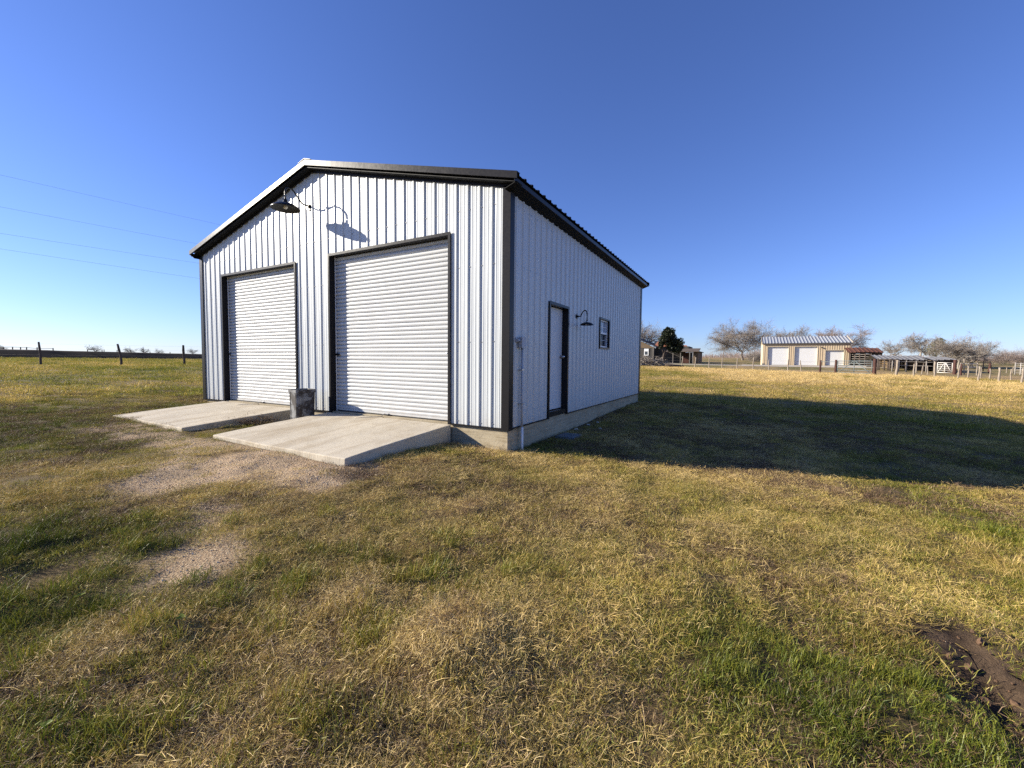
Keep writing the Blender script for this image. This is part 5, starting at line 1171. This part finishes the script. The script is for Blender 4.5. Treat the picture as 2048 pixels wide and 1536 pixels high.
sow(6500, 6.0, 17, 4, I_M, .9, 1.7, lambda x, y, d, g, m, r: (.06 + .9 * bare(g, m)) * sm(.45, .9, d), .08)
sow(5200, .9, 7.5, 5, I_U, .5, 1.25, lambda x, y, d, g, m, r: (.02 + bare(g, m)) * sm(.56, .28, d) * .9, -.02)
sow(5200, 7, 18, 6, I_U, .5, 1.1, lambda x, y, d, g, m, r: bare(g, m) * sm(.6, .2, d), -.05)
sow(21000, 15, 52, 7, I_C, .9, 1.5, lambda x, y, d, g, m, r: (1 - drive_mask(x, y)) * (.5 + .5 * thin(x * .4, y * .4)))
def latdep(x, y): return (x - CAM[0]) * HR[0] + (y - CAM[1]) * HR[1], (x - CAM[0]) * HF[0] + (y - CAM[1]) * HF[1]
def k_tall(x, y, d, g, m, r):
    la, de = latdep(x, y); return sm(.72, .98, d) * sm(10, 18, la) * sm(19, 24, de + .35 * (la - 30)) * sm(47, 40, de + .35 * (la - 30))
sow(9000, 18, 48, 8, I_L, .8, 1.5, k_tall, .2, 56)
def k_edge(x, y, d, g, m, r):
    la, de = latdep(x, y); return sm(1.2, .3, np.hypot((la - 4.1) / 1.1, (de - 3.5) / .9)) * .4 * sm(.4, .6, fbm(x, y, .4, 2, 8))
sow(5000, 3.0, 7, 9, I_L, .35, .75, k_edge, .1)
sow(420, .9, 7.0, 14, I_K, .45, .95, lambda x, y, d, g, m, r: .35 + .65 * sm(.4, .8, d), .1)
sow(1200, 7.0, 15, 15, I_K, .5, 1.0, lambda x, y, d, g, m, r: .2 + .6 * sm(.5, .9, d), .1)
def k_left(x, y, d, g, m, r):
    la, de = latdep(x, y); return sm(.3, -.8, la) * sm(4.2, 2.6, de) * clus(x * 1.3 + 9, y * 1.3) * bare(g, m) * .8
sow(1500, .9, 5.0, 16, I_U, 1.0, 1.75, k_left, -.12)
def k_brown(x, y, d, g, m, r):
    p = sm(.47, .66, fbm(x, y, 1.1, 4, 21.0)) * .9 * bare(g * .8, m)
    p = np.maximum(p, np.exp(-(((x - PILE[0]) / .36) ** 2 + ((y - PILE[1]) / .6) ** 2)) * 1.5)
    for (c, rr, h) in HUMPS: p = np.maximum(p, np.exp(-((x - c[0]) ** 2 + (y - c[1]) ** 2) / (rr * 1.0) ** 2) * 1.2)
    p = np.maximum(p, sm(.5, .1, np.hypot(np.maximum(-1.08 - x, np.maximum(x - .05, 0)), np.maximum(np.maximum(RAMP_Y - .1 - y, y), 0)) + .3 * fbm(x, y, .4, 2, 3)) * .9)
    return np.clip(p, 0, 1)
sow(4200, .9, 7.0, 10, I_B, .7, 1.3, k_brown)
sow(9000, 6.5, 16, 11, I_B, .8, 1.5, k_brown)
xp = PILE[0] + rng.normal(0, .24, 420); yp = PILE[1] + rng.normal(0, .45, 420); okp = allowed(xp, yp, -.12); xp, yp = xp[okp], yp[okp]; kk = len(xp)
PTS.append(np.stack([xp, yp, np.maximum(terrain(xp, yp), -.20) + .015], 1)); ROT.append(np.stack([rng.normal(0, .4, kk), rng.normal(0, .4, kk), rng.random(kk) * 6.28], 1)); SCL.append(.8 + .7 * rng.random(kk)); IDX.append(rng.choice(I_B, kk)); DRY.append(np.ones(kk))
scatter('grass', np.concatenate(PTS), np.concatenate(ROT), np.concatenate(SCL), np.concatenate(IDX), GC, 'short mixed green and straw-coloured grass covering the field', np.concatenate(DRY))

# gravel: loose pebbles on the worn patches
PEB = NT('pebble_stone'); _r = PEB.n('ShaderNodeObjectInfo').outputs['Random']
_c = PEB.ramp(_r, [(0.0, (0.42, 0.305, 0.19)), (0.4, (0.58, 0.445, 0.285)), (0.75, (0.69, 0.55, 0.38)), (1.0, (0.80, 0.69, 0.52))]); PEB.principled(_c, .85, 0, None, .2)
def pebble(seed):
    rs = np.random.default_rng(seed); me = bpy.data.meshes.new('pebble'); import bmesh
    bm = bmesh.new(); bmesh.ops.create_icosphere(bm, subdivisions=1, radius=.009)
    for v in bm.verts: v.co *= .8 + .4 * rs.random(); v.co.z *= .42
    bm.to_mesh(me); bm.free(); me.materials.append(PEB.mat); return bpy.data.objects.new('pebble_%d' % seed, me)
PC = protos('pebbles', [pebble(i) for i in range(5)])
x, y, rs = sector(150000, 2.0, 14, 31, 58); g = gravel_mask(x, y); ok = allowed(x, y, .0) & (rs.random(len(x)) < sm(.15, .9, g) + .004); x, y = x[ok], y[ok]; k = len(x)
scatter('gravel', np.stack([x, y, terrain(x, y) + .002], 1), rs.random((k, 3)) * 6.28, .3 + .75 * rs.random(k) ** 2.5, rs.integers(0, 5, k), PC, 'loose tan gravel on the worn ground in front of the ramps')
# clods of earth turned up in the wheel rut
CLOD = mat_simple('red_brown_clod', (0.13, 0.080, 0.050), .95, 0, .35, 30, .6, .1)
def clod(seed):
    rs = np.random.default_rng(seed); import bmesh; bm = bmesh.new(); bmesh.ops.create_icosphere(bm, subdivisions=2, radius=.03)
    for v in bm.verts: v.co *= .7 + .6 * rs.random(); v.co.z *= .75
    me = bpy.data.meshes.new('clod'); bm.to_mesh(me); bm.free(); me.materials.append(CLOD); return bpy.data.objects.new('clod_%d' % seed, me)
CC = protos('clods', [clod(i) for i in range(5)])
rs = np.random.default_rng(3); x = MUD[0] + rs.normal(0, .8, 1500); y = MUD[1] + rs.normal(0, .8, 1500); ok = rs.random(1500) < mud_mask(x, y) * .55; x, y = x[ok], y[ok]; k = len(x)
scatter('earth_clods', np.stack([x, y, terrain(x, y) + .004], 1), rs.random((k, 3)) * 6.28, .12 + .8 * rs.random(k) ** 3, rs.integers(0, 5, k), CC, 'red-brown earth clods in the muddy rut at lower right')

# ------------------------------------------------------------------ small things in the grass
LEAF = mat_leaf('broad_weed_leaf', [(0.0, (0.13, 0.19, 0.03)), (1.0, (0.28, 0.34, 0.07))], .35)
def weed(px, py, n, size, label):
    q = gpt(px, py, -.5); z = tz(*q); d = ray_dir(px, py); 
    for _ in range(4): q = on_plane(px, py, 2, z)[:2]; z = tz(*q)
    t = thing('broadleaf_weed', label, 'weed', (q[0], q[1], z), 'broadleaf weeds in the foreground grass'); rs = np.random.default_rng(int(px))
    for i in range(n):
        a = i * 2.4 + rs.random() * .6; el = .35 + .5 * rs.random(); L_ = size * (.7 + .5 * rs.random()); mb = MB()
        dr = np.array([math.cos(a) * math.cos(el), math.sin(a) * math.cos(el), math.sin(el)]); sd = np.array([-math.sin(a), math.cos(a), 0]); o = np.array([q[0], q[1], z + .01]); nn = np.cross(sd, dr)
        prof = ((.0, .05), (.25, .22), (.5, .34), (.75, .24), (1.0, .02)); row = []
        for u, w in prof:
            c = o + dr * L_ * u + UPV * (-.25 * L_ * u * u + .03); row.append((c - sd * w * L_, c + nn * .03 * L_, c + sd * w * L_))
        vs = [p for r in row for p in r]; fs = []
        for k in range(4): fs += [(k * 3, k * 3 + 1, k * 3 + 4, k * 3 + 3), (k * 3 + 1, k * 3 + 2, k * 3 + 5, k * 3 + 4)]
        mb.add(vs, fs); o_ = part(mb, 'leaf', LEAF, t, True); at_ = o_.data.attributes.new('tone', 'FLOAT', 'POINT'); at_.data.foreach_set('value', np.full(len(vs), .3 + .6 * rs.random(), np.float32))
weed(362, 1250, 9, .032, 'bright green broadleaf weed right of the lower gravel patch')
weed(95, 1468, 8, .028, 'small broadleaf weed near the bottom left corner')
weed(160, 1205, 12, .035, 'dark leafy weed clump at left below the gravel patch')
weed(1900, 1415, 8, .028, 'broadleaf weed growing beside the muddy rut')
STONE = mat_simple('pale_limestone', (0.50, 0.45, 0.37), .9, 0, .2, 14, .3)
for i, (px, py, r, w) in enumerate(((1176, 849, .045, 'left of three near the foundation'), (1195, 845, .05, 'farthest from the camera near the foundation'), (1201, 858, .05, 'right of three near the foundation'), (1151, 858, .055, 'just behind the flat plastic lid'))):
    q = gpt(px, py, -.36); z = tz(*q); me = pebble(50 + i).data.copy(); me.materials.clear(); me.materials.append(STONE); o = bpy.data.objects.new('stone', me); COL.objects.link(o); o.location = (q[0], q[1], z + r * .4); k = r / .009; o.scale = (k, k * .8, k); o.rotation_euler = (.2 * i, .1, i * 1.3)
    tag(o, 'pale stone lying in the shaded grass, ' + w, 'stone', 'pale stones by the foundation')
